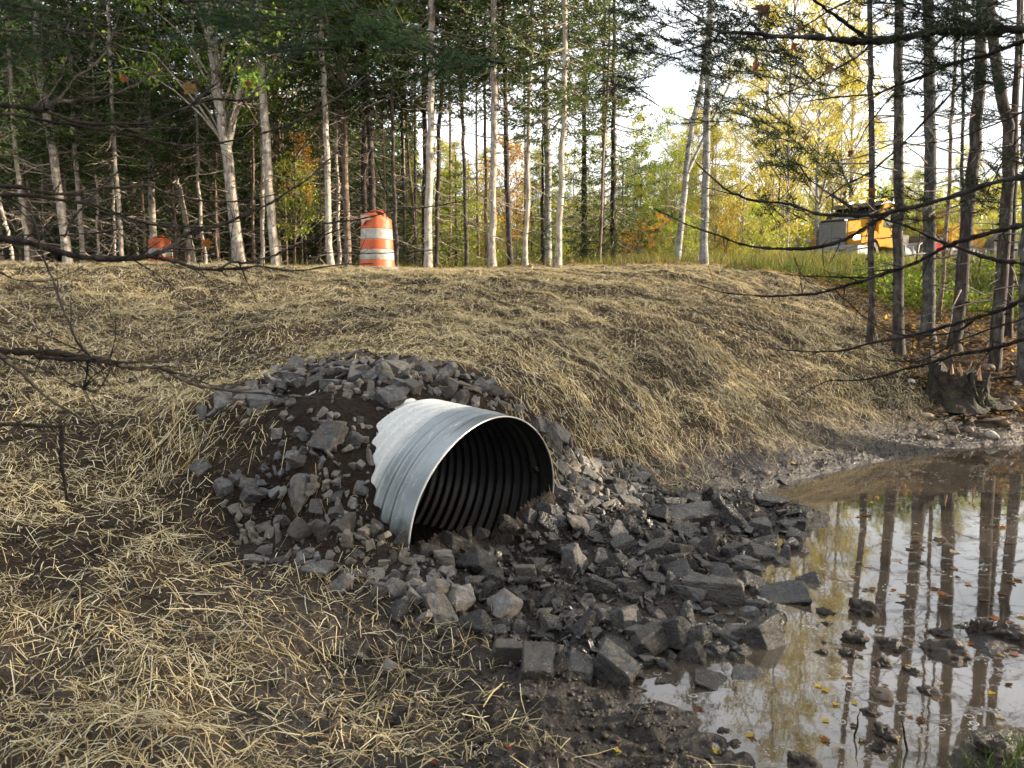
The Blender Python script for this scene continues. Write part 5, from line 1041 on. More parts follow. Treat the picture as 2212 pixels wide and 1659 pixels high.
# ------------------------------------------------------------------ box modelling for the vehicles
class BM:
    def __init__(s): s.b = bmesh.new()
    def box(s, c, d, bev=.02, rot=None, taper=None):
        v = bmesh.ops.create_cube(s.b, size=1)['verts']
        for q in v:
            q.co = Vector((q.co.x*d[0], q.co.y*d[1], q.co.z*d[2]))
            if taper and q.co.z > 0: q.co.x *= taper[0]; q.co.y *= taper[1]
        if bev:
            es = list({e for q in v for e in q.link_edges}); r = bmesh.ops.bevel(s.b, geom=es, offset=min(bev, min(d)*.45), segments=2, affect='EDGES', profile=.5); v = list({x for f in r['faces'] for x in f.verts} | {q for q in v if q.is_valid})
        if rot: bmesh.ops.rotate(s.b, verts=v, cent=(0, 0, 0), matrix=Euler(rot).to_matrix())
        bmesh.ops.translate(s.b, verts=v, vec=c); return s
    def prism(s, prof, y0, y1, bev=.02):
        """side profile of (x, z) pushed from y0 to y1"""
        a = [s.b.verts.new((x, y0, z)) for x, z in prof]; c = [s.b.verts.new((x, y1, z)) for x, z in prof]; n = len(prof)
        s.b.faces.new(a); s.b.faces.new(c[::-1]); fs = [s.b.faces.new((a[i], c[i], c[(i+1) % n], a[(i+1) % n])) for i in range(n)]
        if bev: bmesh.ops.bevel(s.b, geom=list({e for q in a+c for e in q.link_edges}), offset=bev, segments=2, affect='EDGES', profile=.5)
        return s
    def cyl(s, c, r, l, axis='Y', n=28, bev=.0, r2=None):
        v = bmesh.ops.create_cone(s.b, cap_ends=True, segments=n, radius1=r, radius2=r if r2 is None else r2, depth=l)['verts']
        if axis == 'Y': bmesh.ops.rotate(s.b, verts=v, cent=(0, 0, 0), matrix=Euler((math.pi/2, 0, 0)).to_matrix())
        if axis == 'X': bmesh.ops.rotate(s.b, verts=v, cent=(0, 0, 0), matrix=Euler((0, math.pi/2, 0)).to_matrix())
        bmesh.ops.translate(s.b, verts=v, vec=c); return s
    def build(s, name, mat, parent=None):
        bmesh.ops.recalc_face_normals(s.b, faces=s.b.faces); me = bpy.data.meshes.new(name); s.b.to_mesh(me); s.b.free(); me.materials.append(mat); return obj(name, me, parent)
YEL = gm('yellow truck paint', (.36, .17, .008), (.18, .11, .05), .8, .35, 3, .08); CHR = simple('dull bright metal', (.24, .245, .25), .75, .1, .2); BLK = simple('black paint', (.02, .02, .022), .4); GRY = gm('dusty grey steel', (.16, .16, .16), (.35, .30, .24), .6); TYR = gm('tyre rubber', (.03, .03, .03), (.20, .17, .13), .85, .5)
PAL = gm('pale dusty paint', (.17, .16, .145), (.13, .10, .075), .85, .55, 6, .08); GLS = simple('dark window glass', (.03, .04, .045), .06, 0, .1, 3, 0, .8)
def lamp(name, col, e):
    m, nt, out = newmat(name); n = N(nt); em = n.new('ShaderNodeEmission'); em.inputs[0].default_value = (*col, 1); em.inputs[1].default_value = e; nt.links.new(em.outputs[0], out.inputs[0]); return m
AMB = lamp('lit amber lamp', (1, .36, .05), 5); WHL = lamp('lit white lamp', (1, .95, .85), 5)
def wheel(parent, x, y, r=.52, w=.30):
    t = BM(); t.b.free(); mb = MB(); pr = [(r*.6, -w/2), (r*.92, -w/2), (r*.98, -w*.42), (r, -w*.3), (r, w*.3), (r*.98, w*.42), (r*.92, w/2), (r*.6, w/2)]; n = 60; th = np.arange(n)*2*np.pi/n; pr = np.array(pr)
    V = np.stack([pr[:, None, 0]*np.cos(th), pr[:, None, 1]+0*th, pr[:, None, 0]*np.sin(th)], -1); V[3:5] *= np.where((np.arange(n) % 3 == 0), .965, 1)[None, :, None]*np.array([1, 0, 1])+np.array([0, 1, 0])
    i, j = np.meshgrid(np.arange(7), np.arange(n), indexing='ij'); b = (i*n+j).ravel(); b2 = (i*n+(j+1) % n).ravel(); mb.add(V, np.stack([b, b+n, b2+n, b2], 1)); wo = mb.build('wheel', TYR, parent, False, (x, y, r))
    q = BM(); q.cyl((0, 0, 0), r*.6, w*.5); q.cyl((0, w*.28, 0), r*.30, w*.35); q.cyl((0, w*.40, 0), r*.16, w*.34, n=16)
    for k in range(10): q.cyl((r*.43*math.cos(k*.628), w*.27, r*.43*math.sin(k*.628)), .018, .05, n=8)
    q.build('rim', GRY, wo); return wo
def truck():
    p = at(1786, 560, 30.0); fx, fy = -.77, -.63; g = float(h(p[0], 30))
    r = thing('truck_tractor', (p[0], 30, g-.22), 'yellow long-nosed lorry with grey grille and bumper parked on the road among the trees', 'truck'); r.rotation_euler = (0, 0, math.atan2(fy, fx))
    # local +x forwards, +y to the driver side, x = 0 at the bumper front
    BM().prism([(-.42, .82), (-.36, 1.68), (-.46, 1.74), (-1.9, 1.94), (-2.0, 1.92), (-2.0, 1.0)], -.60, .60, .06).build('hood', YEL, r)
    b = BM(); b.box((-.35, 0, 1.28), (.10, 1.12, .96), .03); b.build('grille_frame', PAL, r)
    b = BM()
    b.box((-.295, .265, 1.26), (.02, .48, .84), 0); b.box((-.295, -.265, 1.26), (.02, .48, .84), 0)
    for k in range(19): b.box((-.280, 0, .86+k*.045), (.012, 1.02, .014), 0)
    b.build('grille', simple('dark grille mesh', (.22, .22, .22), .7, .1), r)
    b = BM(); b.box((-.42, 0, 1.80), (.26, 1.0, .10), .03); b.build('hood_badge', BLK, r)
    b = BM(); b.prism([(-.0, .45), (0, .80), (-.18, .82), (-.22, .42)], -1.2, 1.2, .03); b.box((-.6, 1.17, .62), (1.0, .06, .36), .02); b.box((-.6, -1.17, .62), (1.0, .06, .36), .02); bo = b.build('bumper', CHR, r)
    for y, zz, q in ((-.62, .62, (.02, .30, .10)), (.62, .62, (.02, .30, .10)), (0, .55, (.02, .44, .14))):
        b = BM(); b.box((.004, y, zz), q, .01); b.build('bumper_opening', BLK, bo)
    for y in (-.34, .34):
        b = BM(); b.cyl((.02, y, .60), .06, .06, 'X', 16); b.build('tow_eye', GRY, bo)
    for y in (-1, 1):
        f0 = 0 if y > 0 else -.35; b = BM(); b.prism([(-.30+f0, .82), (-.36+f0, 1.22), (-.75+f0*.5, 1.40), (-1.5, 1.40), (-1.82, 1.18), (-1.95, .80), (-1.80, .80), (-1.62, 1.06), (-1.3, 1.16), (-1.0, 1.08), (-.8, .82)], y*.60, y*1.17, .04); b.build('fender', YEL, r)
        b = BM(); b.box((-.34, y*.98, 1.10), (.07, .26, .17), .03); b.build('headlight', WHL if y > 0 else CHR, r)
        wheel(r, -1.28, y*1.0)
    b = BM(); b.prism([(-2.0, .85), (-2.0, 1.92), (-2.45, 2.58), (-3.55, 2.62), (-3.6, .85)], -1.0, 1.0, .05); cab = b.build('cab', YEL, r)
    b = BM(); b.prism([(-2.05, 1.98), (-2.42, 2.52), (-2.45, 2.52), (-2.10, 1.98)], -.88, .88, 0); w = b.build('windscreen', GLS, cab); w.location = (.05, 0, .02)
    for y in (-1, 1):
        b = BM(); b.prism([(-2.35, 1.62), (-2.62, 2.42), (-3.35, 2.42), (-3.35, 1.62)], y*1.0, y*1.012, .0); b.build('side_window', GLS, cab)
        b = BM(); b.box((-2.5, y*1.32, 2.05), (.10, .20, .46), .03); b.box((-2.5, y*1.15, 2.2), (.03, .3, .03), 0); b.build('mirror', BLK, cab)
    b = BM(); b.prism([(-2.02, 2.44), (-2.35, 2.66), (-3.6, 2.68), (-3.6, 2.60), (-2.40, 2.58)], -1.03, 1.03, .01); b.build('sun_visor', BLK, cab)
    for k, y in enumerate((-.9, -.45, 0, .45, .9)):
        b = BM(); b.box((-2.6, y, 2.72), (.12, .16, .07), .02); b.build('roof_lamp', AMB if k in (0, 3, 4) else WHL, cab)
    b = BM(); b.cyl((-3.75, 1.05, 1.95), .09, 2.2, 'Z', 18); b.build('exhaust_stack', CHR, r)
    b = BM(); b.box((-4.6, .42, .82), (5.6, .12, .26), .02); b.box((-4.6, -.42, .82), (5.6, .12, .26), .02); b.box((-4.4, 0, .84), (1.2, .9, .2), .02); b.build('frame', BLK, r)
    b = BM(); b.box((-4.2, 0, 1.18), (1.2, 1.9, .55), .04); b.build('tool_chest', PAL, r)
    b = BM(); b.cyl((-4.25, .88, .66), .32, 1.35, 'X', 28); b.box((-3.9, .88, .66), (.06, .68, .68), .02); b.box((-4.6, .88, .66), (.06, .68, .68), .02); b.build('fuel_tank', CHR, r)
    for x in (-5.7, -6.95):
        for y in (-1, 1): wheel(r, x, y*.98, .52, .5)
    for y in (-1, 1):
        b = BM(); b.prism([(-5.0, .75), (-5.12, 1.1), (-5.4, 1.2), (-5.4, 1.16), (-5.16, 1.06), (-5.05, .75)], y*.72, y*1.24, .0); b.build('mudguard', GRY, r)
    return r, g
TR, TG = truck()
def trailer():
    r = thing('flatbed_trailer', TR.location, 'pale dusty low trailer coupled behind the yellow lorry', 'trailer'); r.rotation_euler = TR.rotation_euler
    b = BM(); b.prism([(-5.6, 1.25), (-5.6, 1.5), (-7.7, 1.5), (-8.6, .95), (-18.5, .95), (-18.5, .6), (-8.4, .6), (-7.5, 1.25)], -1.25, 1.25, .02); b.build('deck', PAL, r)
    b = BM(); b.prism([(-13.4, .98), (-13.2, 2.3), (-18.3, 2.4), (-18.4, .98)], -1.2, 1.2, .04)
    for k in range(7): b.box((-13.8-k*.7, 1.235, 1.6), (.09, .07, 1.25), .01)
    b.build('load_box', PAL, r)
    for x in (-15.6, -16.9):
        for y in (-1, 1): wheel(r, x, y*.98, .44, .5)
    return r
trailer()
def machine():
    r = thing('wheel_loader', TR.location, 'yellow machine with slanted dark cab windows riding on the low trailer', 'machine'); r.rotation_euler = TR.rotation_euler
    b = BM(); b.prism([(-8.6, 1.35), (-8.5, 2.15), (-9.4, 2.35), (-11.6, 2.35), (-12.9, 2.1), (-13.0, 1.5), (-12.4, 1.25), (-9.0, 1.2)], -.95, .95, .14); b.build('body', YEL, r)
    b = BM(); b.prism([(-8.7, 2.2), (-9.1, 3.0), (-10.5, 3.0), (-10.6, 2.2)], -.7, .7, .05); c = b.build('cab', YEL, r)
    for y in (-1, 1):
        b = BM(); b.prism([(-8.95, 2.32), (-9.2, 2.9), (-9.75, 2.9), (-9.75, 2.32)], y*.70, y*.715, 0); b.build('side_window', GLS, c)
        b = BM(); b.prism([(-9.85, 2.32), (-9.85, 2.9), (-10.4, 2.9), (-10.4, 2.32)], y*.70, y*.715, 0); b.build('side_window', GLS, c)
    b = BM(); b.box((-9.8, 0, 3.08), (2.0, 1.6, .12), .03); b.build('roof', BLK, c)
    b = BM(); b.prism([(-8.2, 1.0), (-8.2, 1.32), (-13.0, 1.32), (-13.3, 1.0)], -1.1, 1.1, .05); b.build('undercarriage', BLK, r)
machine()
def flag():
    p = at(2030, 548, 31.5); z = at(2030, 530, 31.5)[2]; r = thing('warning_flag', (p[0], p[1], z), 'bright red-orange warning flag fluttering by the trailer among the dark trunks', 'flag')
    red = simple('fluorescent red cloth', (.85, .07, .04), .7, 0, .15)
    mb = MB(); U, Vv = np.meshgrid(np.linspace(0, 1, 16), np.linspace(0, 1, 12), indexing='ij'); P = np.stack([-.28+.55*U-.12*Vv, .08*np.sin(U*7+Vv*3)-.03, .25-.36*Vv-.22*U+.05*np.sin(U*6+2)], -1); i, j = np.meshgrid(np.arange(15), np.arange(11), indexing='ij'); b = (i*12+j).ravel(); mb.add(P, np.stack([b, b+12, b+13, b+1], 1)); mb.build('cloth', red, r)
    b = BM(); b.cyl((-.29, 0, -.30), .015, 1.2, 'Z', 10); b.build('staff', BLK, r)
flag()
# ------------------------------------------------------------------ things in and round the pond
MUD = None
def mudmat(name):
    m, nt, out = newmat(name); n = N(nt); v = n.coord(); f = n.noise(v, 6, 7, .65)
    n.pbr(out, n.ramp(f, [(.3, (.014, .010, .008)), (.55, (.040, .028, .020)), (.75, (.075, .052, .036))]), n.ramp(f, [(.35, .28), (.6, .8)]), n.bump(n.math('ADD', f, n.math('MULTIPLY', n.noise(v, 40, 5), .5)), .9, .02), 0, .5); return m
MUD = mudmat('wet black mud')
def clod(seed, rag=.5):
    bm = bmesh.new(); bmesh.ops.create_icosphere(bm, subdivisions=4, radius=.5); co = np.array([v.co for v in bm.verts])
    n = fbm(co*2.6+seed*5.7, 4, seed)*.8+fbm(co*8+seed, 3, seed+3)*.5+np.abs(vnoise(co*15+seed))*.16-.1
    for v, d in zip(bm.verts, n): v.co *= 1+d; v.co.z *= .62
    for f in bm.faces: f.smooth = True
    me = bpy.data.meshes.new('mud_shape'); bm.to_mesh(me); bm.free(); me.materials.append(MUD); return me
CL = [clod(s) for s in range(7)]
gp = np.random.default_rng(11)
for i, (px, py, w, hp, lab) in enumerate([(1866, 1308, 72, 52, 'tallest black clod of mud and roots standing out of the pond'), (1782, 1318, 46, 22, 'low mud clump between the rock apron and the tallest clod'), (1788, 1342, 30, 16, 'little mud clump just below the low one'), (1852, 1372, 60, 40, 'ragged mud clump beneath the tallest clod'), (1838, 1406, 44, 26, 'dark mud lump nearest the pond middle'), (1930, 1390, 62, 38, 'broad mud clump with leaves stuck on it'), (1908, 1428, 42, 26, 'small mud hump above the pond reflection of the sky'), (1970, 1445, 44, 24, 'mud hump edged with bubbles'),
        (2056, 1400, 110, 50, 'long leaf-littered mud bar at the right of the pond'), (2030, 1360, 56, 26, 'mud lump at the tip of the right shore'), (2120, 1350, 50, 60, 'black upright mud knob on the right shore'), (2180, 1365, 80, 46, 'leafy mud bank touching the right edge'), (1776, 1406, 30, 18, 'tiny mud clump alone in pale water'), (1915, 1580, 60, 40, 'ragged mud clump below the round pond stone'), (1735, 1640, 80, 46, 'muddy clod at the bottom shore of the pond'), (1905, 1610, 46, 40, 'mud clump at the bottom with a brown leaf'), (1585, 1600, 40, 22, 'mud clump beside the yellow leaf in the near corner'), (1560, 1575, 30, 18, 'little mud clump near the muddy spit'), (2010, 1490, 50, 24, 'mud hump in the brown water at the right'), (1880, 1535, 44, 24, 'low mud lump touching the round pond stone'), (1950, 1300, 24, 12, 'floating mud crumb right of the tallest clod'), (2150, 1625, 90, 44, 'grassy mud hump in the bottom right corner')]):
    p = atz(px, py+hp*.3, .0); s = w*K*p[1]/FPX; o = obj('mud_clod', CL[i % 7]); o.location = (p[0], p[1]+s*.1, max(.0, float(h(p[0], p[1])))-.01); o.scale = (s*.95, s*.9, s*np.clip(hp/w*1.9, .5, 1.8)); o.rotation_euler = (0, 0, gp.uniform(0, 6)); tag(o, lab, 'mud clump', 'mud clumps rising from the pond')
MCOB = rockmat('tan field cobble', False, 1.0)
def cobmat(name, a, b):
    m, nt, out = newmat(name); n = N(nt); v = n.coord(); f = n.noise(v, 3, 6, .6); w = n.new('ShaderNodeSeparateXYZ', Vector=v).outputs[2]
    n.pbr(out, n.ramp(f, [(.3, a), (.7, b)]), .7, n.bump(n.noise(v, 30, 4), .4, .01), 0, .4); return m
CT_, CG_, CB_ = cobmat('tan cobble', (.17, .125, .08), (.30, .22, .15)), cobmat('grey cobble', (.22, .20, .175), (.36, .33, .29)), cobmat('brown cobble', (.09, .065, .05), (.16, .12, .09))
for i, (px, py, w, hp, m, lab) in enumerate([(2165, 906, 48, 32, CT_, 'largest round tan cobble at the pond edge'), (2149, 935, 44, 32, CG_, 'pale grey cobble with its wet foot in the pond'), (2006, 897, 40, 24, CT_, 'oval tan cobble on the bare mud left of the stump'), (2034, 884, 28, 20, CB_, 'brown cobble just behind the oval tan one'), (2002, 880, 26, 16, CB_, 'small brown cobble touching the back of the oval tan one'), (2095, 925, 30, 22, CB_, 'reddish brown cobble left of the pale grey one'), (2064, 930, 28, 18, CB_, 'dark cobble halfway between two round ones'), (2020, 942, 28, 18, CB_, 'dark cobble low by the water under the oval tan one'), (1994, 938, 26, 16, CB_, 'dull brown cobble nearest the straw at the waterline'), (1657, 1018, 28, 18, CB_, 'lone dark cobble at the waterline beside the rock apron'),
        (2098, 866, 46, 18, CB_, 'flat brown stone in the mud below the stump'), (2180, 874, 56, 20, CB_, 'long flat stone above the largest tan cobble'), (2200, 826, 20, 16, CG_, 'small white cobble beside the fallen sticks'), (1970, 822, 22, 14, CG_, 'pale stone in the straw left of the stump'), (2140, 790, 40, 24, CB_, 'dark boulder between the stump and the leaning trunks'), (2160, 885, 26, 16, CT_, 'small tan stone leaning on the largest cobble'), (1928, 868, 22, 12, CB_, 'small brown stone where the straw thins out'), (1473, 1003, 40, 26, CB_, 'brown clod-like stone in the sparse straw behind the apron'), (1911, 1508, 70, 34, CB_, 'round dark stone sitting alone in the pond'), (1732, 1260, 24, 10, CB_, 'small flat pebble awash near the apron')]):
    me = rockmesh(500+i, 'round', m); p = hit(px, py+hp*.4); s = w*K*p[1]/FPX; o = obj('cobble', me); o.scale = (s*.98, s*.95, s*np.clip(hp/w*1.35, .6, 1.2)); o.rotation_euler = (gp.normal(0, .1), gp.normal(0, .1), gp.uniform(0, 6)); o.location = (p[0], p[1]+s*.2, max(p[2], -.01)+s*.14); tag(o, lab, 'stone', 'rounded stones by the pond')
def stump():
    p = hit(2068, 865); r = thing('mossy_stump', p-np.array([0, 0, .06]), 'broken mossy tree stump with raw splintered wood below the dark trunks', 'stump'); g = np.random.default_rng(8)
    n, m = 110, 34; th = np.arange(n)*2*np.pi/n; zz = np.linspace(-.1, 1, m); V = []; cc, ss = np.cos(th), np.sin(th)
    top = .40+.16*np.cos(th-2.4)+.30*fbm(np.stack([cc*3.2, ss*3.2], -1), 4, 9)+.10*vnoise(np.stack([cc*9, ss*9], -1), 2)
    for z in zz:
        rad = .30*(1+1.5*np.maximum(0, .42-z)**1.7*(1+.8*np.cos(th*4+.6)))*(1-.12*max(z, 0)); q = np.stack([cc*2.2, ss*2.2, np.full(n, z*1.4)], -1)
        rad = rad*(1+.45*fbm(q, 4, 5)+.16*np.abs(vnoise(np.stack([cc*8, ss*8, np.full(n, z*.9)], -1), 4))); V.append(np.stack([rad*cc*1.15, rad*ss, z*top*1.05], 1))
    V = np.array(V); mb = MB(); i, j = np.meshgrid(np.arange(m-1), np.arange(n), indexing='ij'); b = (i*n+j).ravel(); b2 = (i*n+(j+1) % n).ravel(); mb.add(V, np.stack([b, b2, b2+n, b+n], 1)); c0 = V[-1].mean(0)-np.array([0, 0, .16]); mb.add(np.concatenate([[c0], V[-1]]), np.array([[0, 1+k, 1+(k+1) % n] for k in range(n)]))
    mt, nt, out = newmat('mossy rotten wood'); q = N(nt); v = q.coord(); f = q.noise(v, 7, 6, .65); c = q.ramp(f, [(.3, (.010, .007, .005)), (.55, (.035, .024, .016)), (.75, (.085, .055, .032))]); mo = q.ramp(q.noise(v, 4, 5, .6), [(.52, 0.), (.64, 1.)]); q.pbr(out, q.mix(q.math('MULTIPLY', mo, .8), c, (.030, .042, .009)), .9, q.bump(q.math('ADD', f, q.noise(v, 30, 5)), 1.0, .04)); mb.build('stump_wood', mt, r)
    for k in range(9):
        a = g.uniform(0, 6.28); L = g.uniform(.12, .34); P = np.array([[.24*math.cos(a), .24*math.sin(a), .34], [.31*math.cos(a)+g.normal(0, .05), .31*math.sin(a)+g.normal(0, .05), .34+L]]); mb = MB(); tubes(mb, spline(P, 4), np.array([.032, .026, .015, .003]), 4); mb.build('splinter', MT['wood'], r)
stump()
def sliver(px, py, L, ang, lab, w=.05, m='wood', name='wood_splinter', cat='wood'):
    p = hit(px, py); a = math.radians(ang); g = np.random.default_rng(int(px)); d = np.array([math.cos(a), g.normal(0, .3), math.sin(a)]); P = p+np.array([0, 0, w*.6])+d*L*np.linspace(0, 1, 9)[:, None]+g.normal(0, L*.012, (9, 3)); mb = MB(); tubes(mb, P-p, w*np.array([.5, .9, 1, .95, .9, .8, .6, .4, .1]), 5); o = mb.build(name, MT[m], None, m != 'wood', p); tag(o, lab, cat); return o
for q in [(2135, 770, .42, 62, 'orange-brown slab of split wood standing up right of the stump', .06), (2155, 772, .36, 50, 'second orange-brown splinter leaning beside the split slab', .05), (2180, 760, .35, 30, 'rusty broken root end poking up near the right edge', .06), (2075, 720, .35, 120, 'pale fresh splinter leaning on the foot of the thick leaning trunk', .04), (2060, 735, .28, 135, 'pale splinter lying at the foot of the thick leaning trunk', .03), (2020, 800, .30, 70, 'small pale splinter just left of the stump', .025)]: sliver(*q)
for q in [(2112, 822, .9, 6, 'barkless pale stick lying across the mud below the stump', .018), (2150, 815, .8, -3, 'second barkless stick beside the pale one', .014), (2170, 800, .7, 12, 'mossy stick leaning up toward the right edge', .02), (1960, 905, .8, -24, 'black rotten stick sunk in the mud near the cobbles', .03), (1726, 1470, .14, -30, 'little forked black twig floating in the sky reflection', .006), (1600, 1590, .25, -60, 'thin twig standing in the near corner of the pond', .004), (205, 1620, .3, -8, 'grey stick on the soil in the bottom left corner', .008), (1845, 1610, .14, 84, 'bare upright stalk poking out of the near water', .004), (1962, 1635, .15, 104, 'leaning dark stalk at the bottom of the pond', .005), (690, 955, .2, -5, 'short curved root lying on the soil beside the pipe', .006)]: sliver(*q, 'branch', 'stick', 'stick')
# floating and fallen leaves
gl = np.random.default_rng(77); FL = []
def flat_leaf(px, py, w, col, onwater):
    p = atz(px, py, .004) if onwater else hit(px, py); s = max(.035, w*K*p[1]/FPX); o = obj('fallen_leaf', LM[col, int(gl.integers(2))]); o.location = (p[0], p[1], (.006 if onwater else p[2]+.012)); o.scale = (s, s, s*.45); o.rotation_euler = (gl.normal(0, .12 if onwater else .35), gl.normal(0, .12 if onwater else .35), gl.uniform(0, 6.28)); FL.append((px, py, col, o, onwater)); return o
for px, py, w, col in [(1622, 1588, 30, 'yellow'), (1782, 1598, 30, 'orange'), (1734, 1305, 24, 'orange'), (1733, 1245, 22, 'yellow'), (1990, 1556, 22, 'orange'), (2160, 1548, 28, 'pale'), (2160, 1576, 26, 'tan'), (1512, 1531, 20, 'red brown'), (1968, 1382, 22, 'tan'), (2098, 1390, 26, 'orange'), (2190, 1412, 28, 'pinkish'), (2150, 1335, 26, 'orange'), (2204, 1330, 24, 'pale'), (2180, 1345, 22, 'pinkish'), (2030, 1385, 30, 'tan'), (1780, 1385, 16, 'tan')]: flat_leaf(px, py, w, col, True)
for _ in range(34):
    px = gl.uniform(1830, 2212); py = gl.uniform(1110, 1310)
    if atz(px, py, 0)[0] < 1.2: continue
    flat_leaf(px, py, gl.uniform(16, 30), ['dark brown', 'tan', 'pale', 'orange', 'pinkish'][int(gl.choice(5, p=[.62, .2, .08, .05, .05]))], True)
for _ in range(26): flat_leaf(gl.uniform(1760, 2200), gl.uniform(1400, 1640), gl.uniform(12, 24), ['dark brown', 'tan', 'pale', 'yellow'][int(gl.integers(4))], True)
for px, py, w, col in [(840, 1422, 26, 'orange'), (978, 1478, 18, 'pinkish'), (1318, 1398, 16, 'pinkish'), (1295, 1452, 16, 'yellow'), (1150, 1262, 18, 'orange'), (1172, 1257, 16, 'pale'), (1010, 1190, 24, 'pale'), (695, 1185, 16, 'orange'), (985, 1168, 18, 'pinkish'), (430, 1145, 16, 'orange'), (1258, 1084, 14, 'yellow'), (1478, 1218, 18, 'yellow'), (1548, 1628, 26, 'yellow'), (1335, 1628, 22, 'yellow'), (1068, 1232, 14, 'pale'), (850, 1048, 14, 'yellow'), (376, 1590, 20, 'orange'), (170, 1570, 26, 'pinkish'), (1100, 1622, 18, 'red brown'), (1630, 855, 14, 'yellow'), (1715, 1003, 14, 'yellow'), (1720, 895, 12, 'yellow'), (420, 957, 14, 'yellow'), (1290, 1640, 26, 'tan'), (940, 1655, 24, 'red brown'), (1380, 1560, 20, 'dark brown')]: flat_leaf(px, py, w, col, False)
_d = collections.defaultdict(list)
for px, py, col, o, ow in FL:
    if ow: w = 'among trunk reflections far out' if py < 1190 else 'among trunk reflections' if py < 1320 else 'by the muddy shore' if px > 1960 and py < 1460 else 'on the near water'
    else: w = 'on the rocks' if bool(inpoly(np.array(px), np.array(py), ZD)) or bool(inpoly(np.array(px), np.array(py), ZB)) else 'on the right slope' if px > 1200 and py < 1100 else 'on the left straw' if px < 700 else 'on the near mud'
    _d[col, w, ow].append((px, o)); tag(o, None, 'leaf', 'fallen leaves afloat on the pond' if ow else 'fallen leaves on the ground')
for (col, w, ow), L in _d.items():
    L.sort(key=lambda t: t[0])
    for i, (px, o) in enumerate(L): o['label'] = f"{'floating' if ow else 'fallen'} {col} leaf {w}"+('' if len(L) == 1 else ', '+ordinal(min(i, 9)))
# ------------------------------------------------------------------ grass, weeds
def blades(name, label, n, fx, hl, wid, pals, clump=0, lean=.5):
    g = np.random.default_rng(n); X, Y = fx(n, g); n = len(X); Z = h(X, Y)
    hh = g.uniform(*hl, n)*(1+.5*fbm(np.stack([X, Y], -1)*.9, 3, 3)); az = g.uniform(0, 6.28, n); ln = g.uniform(.1, lean, n)
    d = np.stack([np.cos(az)*ln, np.sin(az)*ln, np.ones(n)], 1); s = np.stack([-np.sin(az), np.cos(az), 0*az], 1)*(wid*g.uniform(.6, 1.4, n))[:, None]; b = np.stack([X, Y, Z], 1)
    V = np.stack([b-s*.5, b+s*.5, b+d*hh[:, None]*.55+s*.4, b+d*hh[:, None]*.55-s*.4, b+d*hh[:, None]+np.stack([np.cos(az), np.sin(az), -.3+0*az], 1)*(ln*hh*.6)[:, None]], 1)
    q = np.arange(n)[:, None]*5; p = np.array(pals); t = p[g.integers(len(p), size=n)]*g.uniform(.7, 1.25, (n, 1))*(1+.45*fbm(np.stack([X, Y], -1)*.7, 3, 14))[:, None]
    mb = MB(); mb.add(V, q+np.array([[0, 1, 2, 3]]), np.repeat(t, 5, 0)); mb.F.append((q+np.array([[3, 2, 4]])).astype(np.int64)); mb.mi.append(np.zeros(n, int))
    tag(mb.build(name, MT['grass']), label, 'grass', kind='stuff')
GPAL = [(.075, .115, .028), (.10, .135, .035), (.06, .09, .022), (.18, .16, .06), (.055, .08, .022)]
def fverge(n, g):
    X = g.uniform(5, 24, n*4); Y = g.uniform(12.6, 31, n*4); ok = inpoly(X, Y, GV) & (g.random(n*4) < 14/Y); X, Y = X[ok][:n], Y[ok][:n]; return X, Y
blades('verge_grass', 'green grass verge running from the straw bank to the truck', 60000, fverge, (.12, .38), .011, GPAL)
def fedge(n, g):
    a = g.uniform(-1, .85, n*2); Y = g.uniform(17, 24, n*2); X = a*Y*.75; ok = Y > 17+2*(X < 2)*1.0; return X[ok][:n], Y[ok][:n]
blades('roadside_grass', 'tall pale roadside weeds and grass beyond the crest of the bank', 26000, fedge, (.12, .5), .012, [(.20, .18, .07), (.26, .22, .10), (.13, .16, .04), (.10, .14, .03), (.30, .25, .13)])
def fcorner(n, g):
    c = atz(2165, 1635, .05); X = c[0]+g.normal(.15, .22, n); Y = c[1]+g.normal(-.05, .10, n); return X, Y
blades('corner_grass', 'tuft of mossy green grass in the bottom right corner', 700, fcorner, (.03, .08), .003, [(.06, .10, .02), (.09, .13, .03), (.04, .07, .015)])
def weeds():
    g = np.random.default_rng(55); n = 60000; X = g.uniform(5, 20, n); Y = g.uniform(12.0, 20, n); p = np.stack([X, Y], -1); sh = X > 5.6+.12*(Y-9)
    px, py, _ = project(np.stack([X, Y, h(X, Y)], 1)); ok = ((inpoly(X, Y, GV) & (Y < 17) & (px > 1840)) | ((px > 1890) & (Y > 13.2) & (X < 16))) & (fbm(p*.9, 3, 9) > -.12); X, Y = X[ok], Y[ok]; n = len(X)
    z = h(X, Y)+g.random(n)**.8*(.42+.4*fbm(np.stack([X, Y], -1)*.8, 2, 4)); d = rdir(n, g)+np.array([0, 0, -.15]); nn = norm(rdir(n, g)*.6+np.array([0, 0, 1.]))
    mb = MB(); leaves(mb, np.stack([X, Y, z], 1), d, nn, g.uniform(.05, .12, n), g.uniform(.03, .065, n), pal('maple', n, g)*np.where(g.random((n, 1)) < .1, 1.9, 1.0)*np.array([.62, .56, .62]), fold=.1)
    tag(mb.build('undergrowth', MT['leaf']), 'leafy green undergrowth behind the dark trunks at the pond', 'undergrowth', kind='stuff')
weeds()
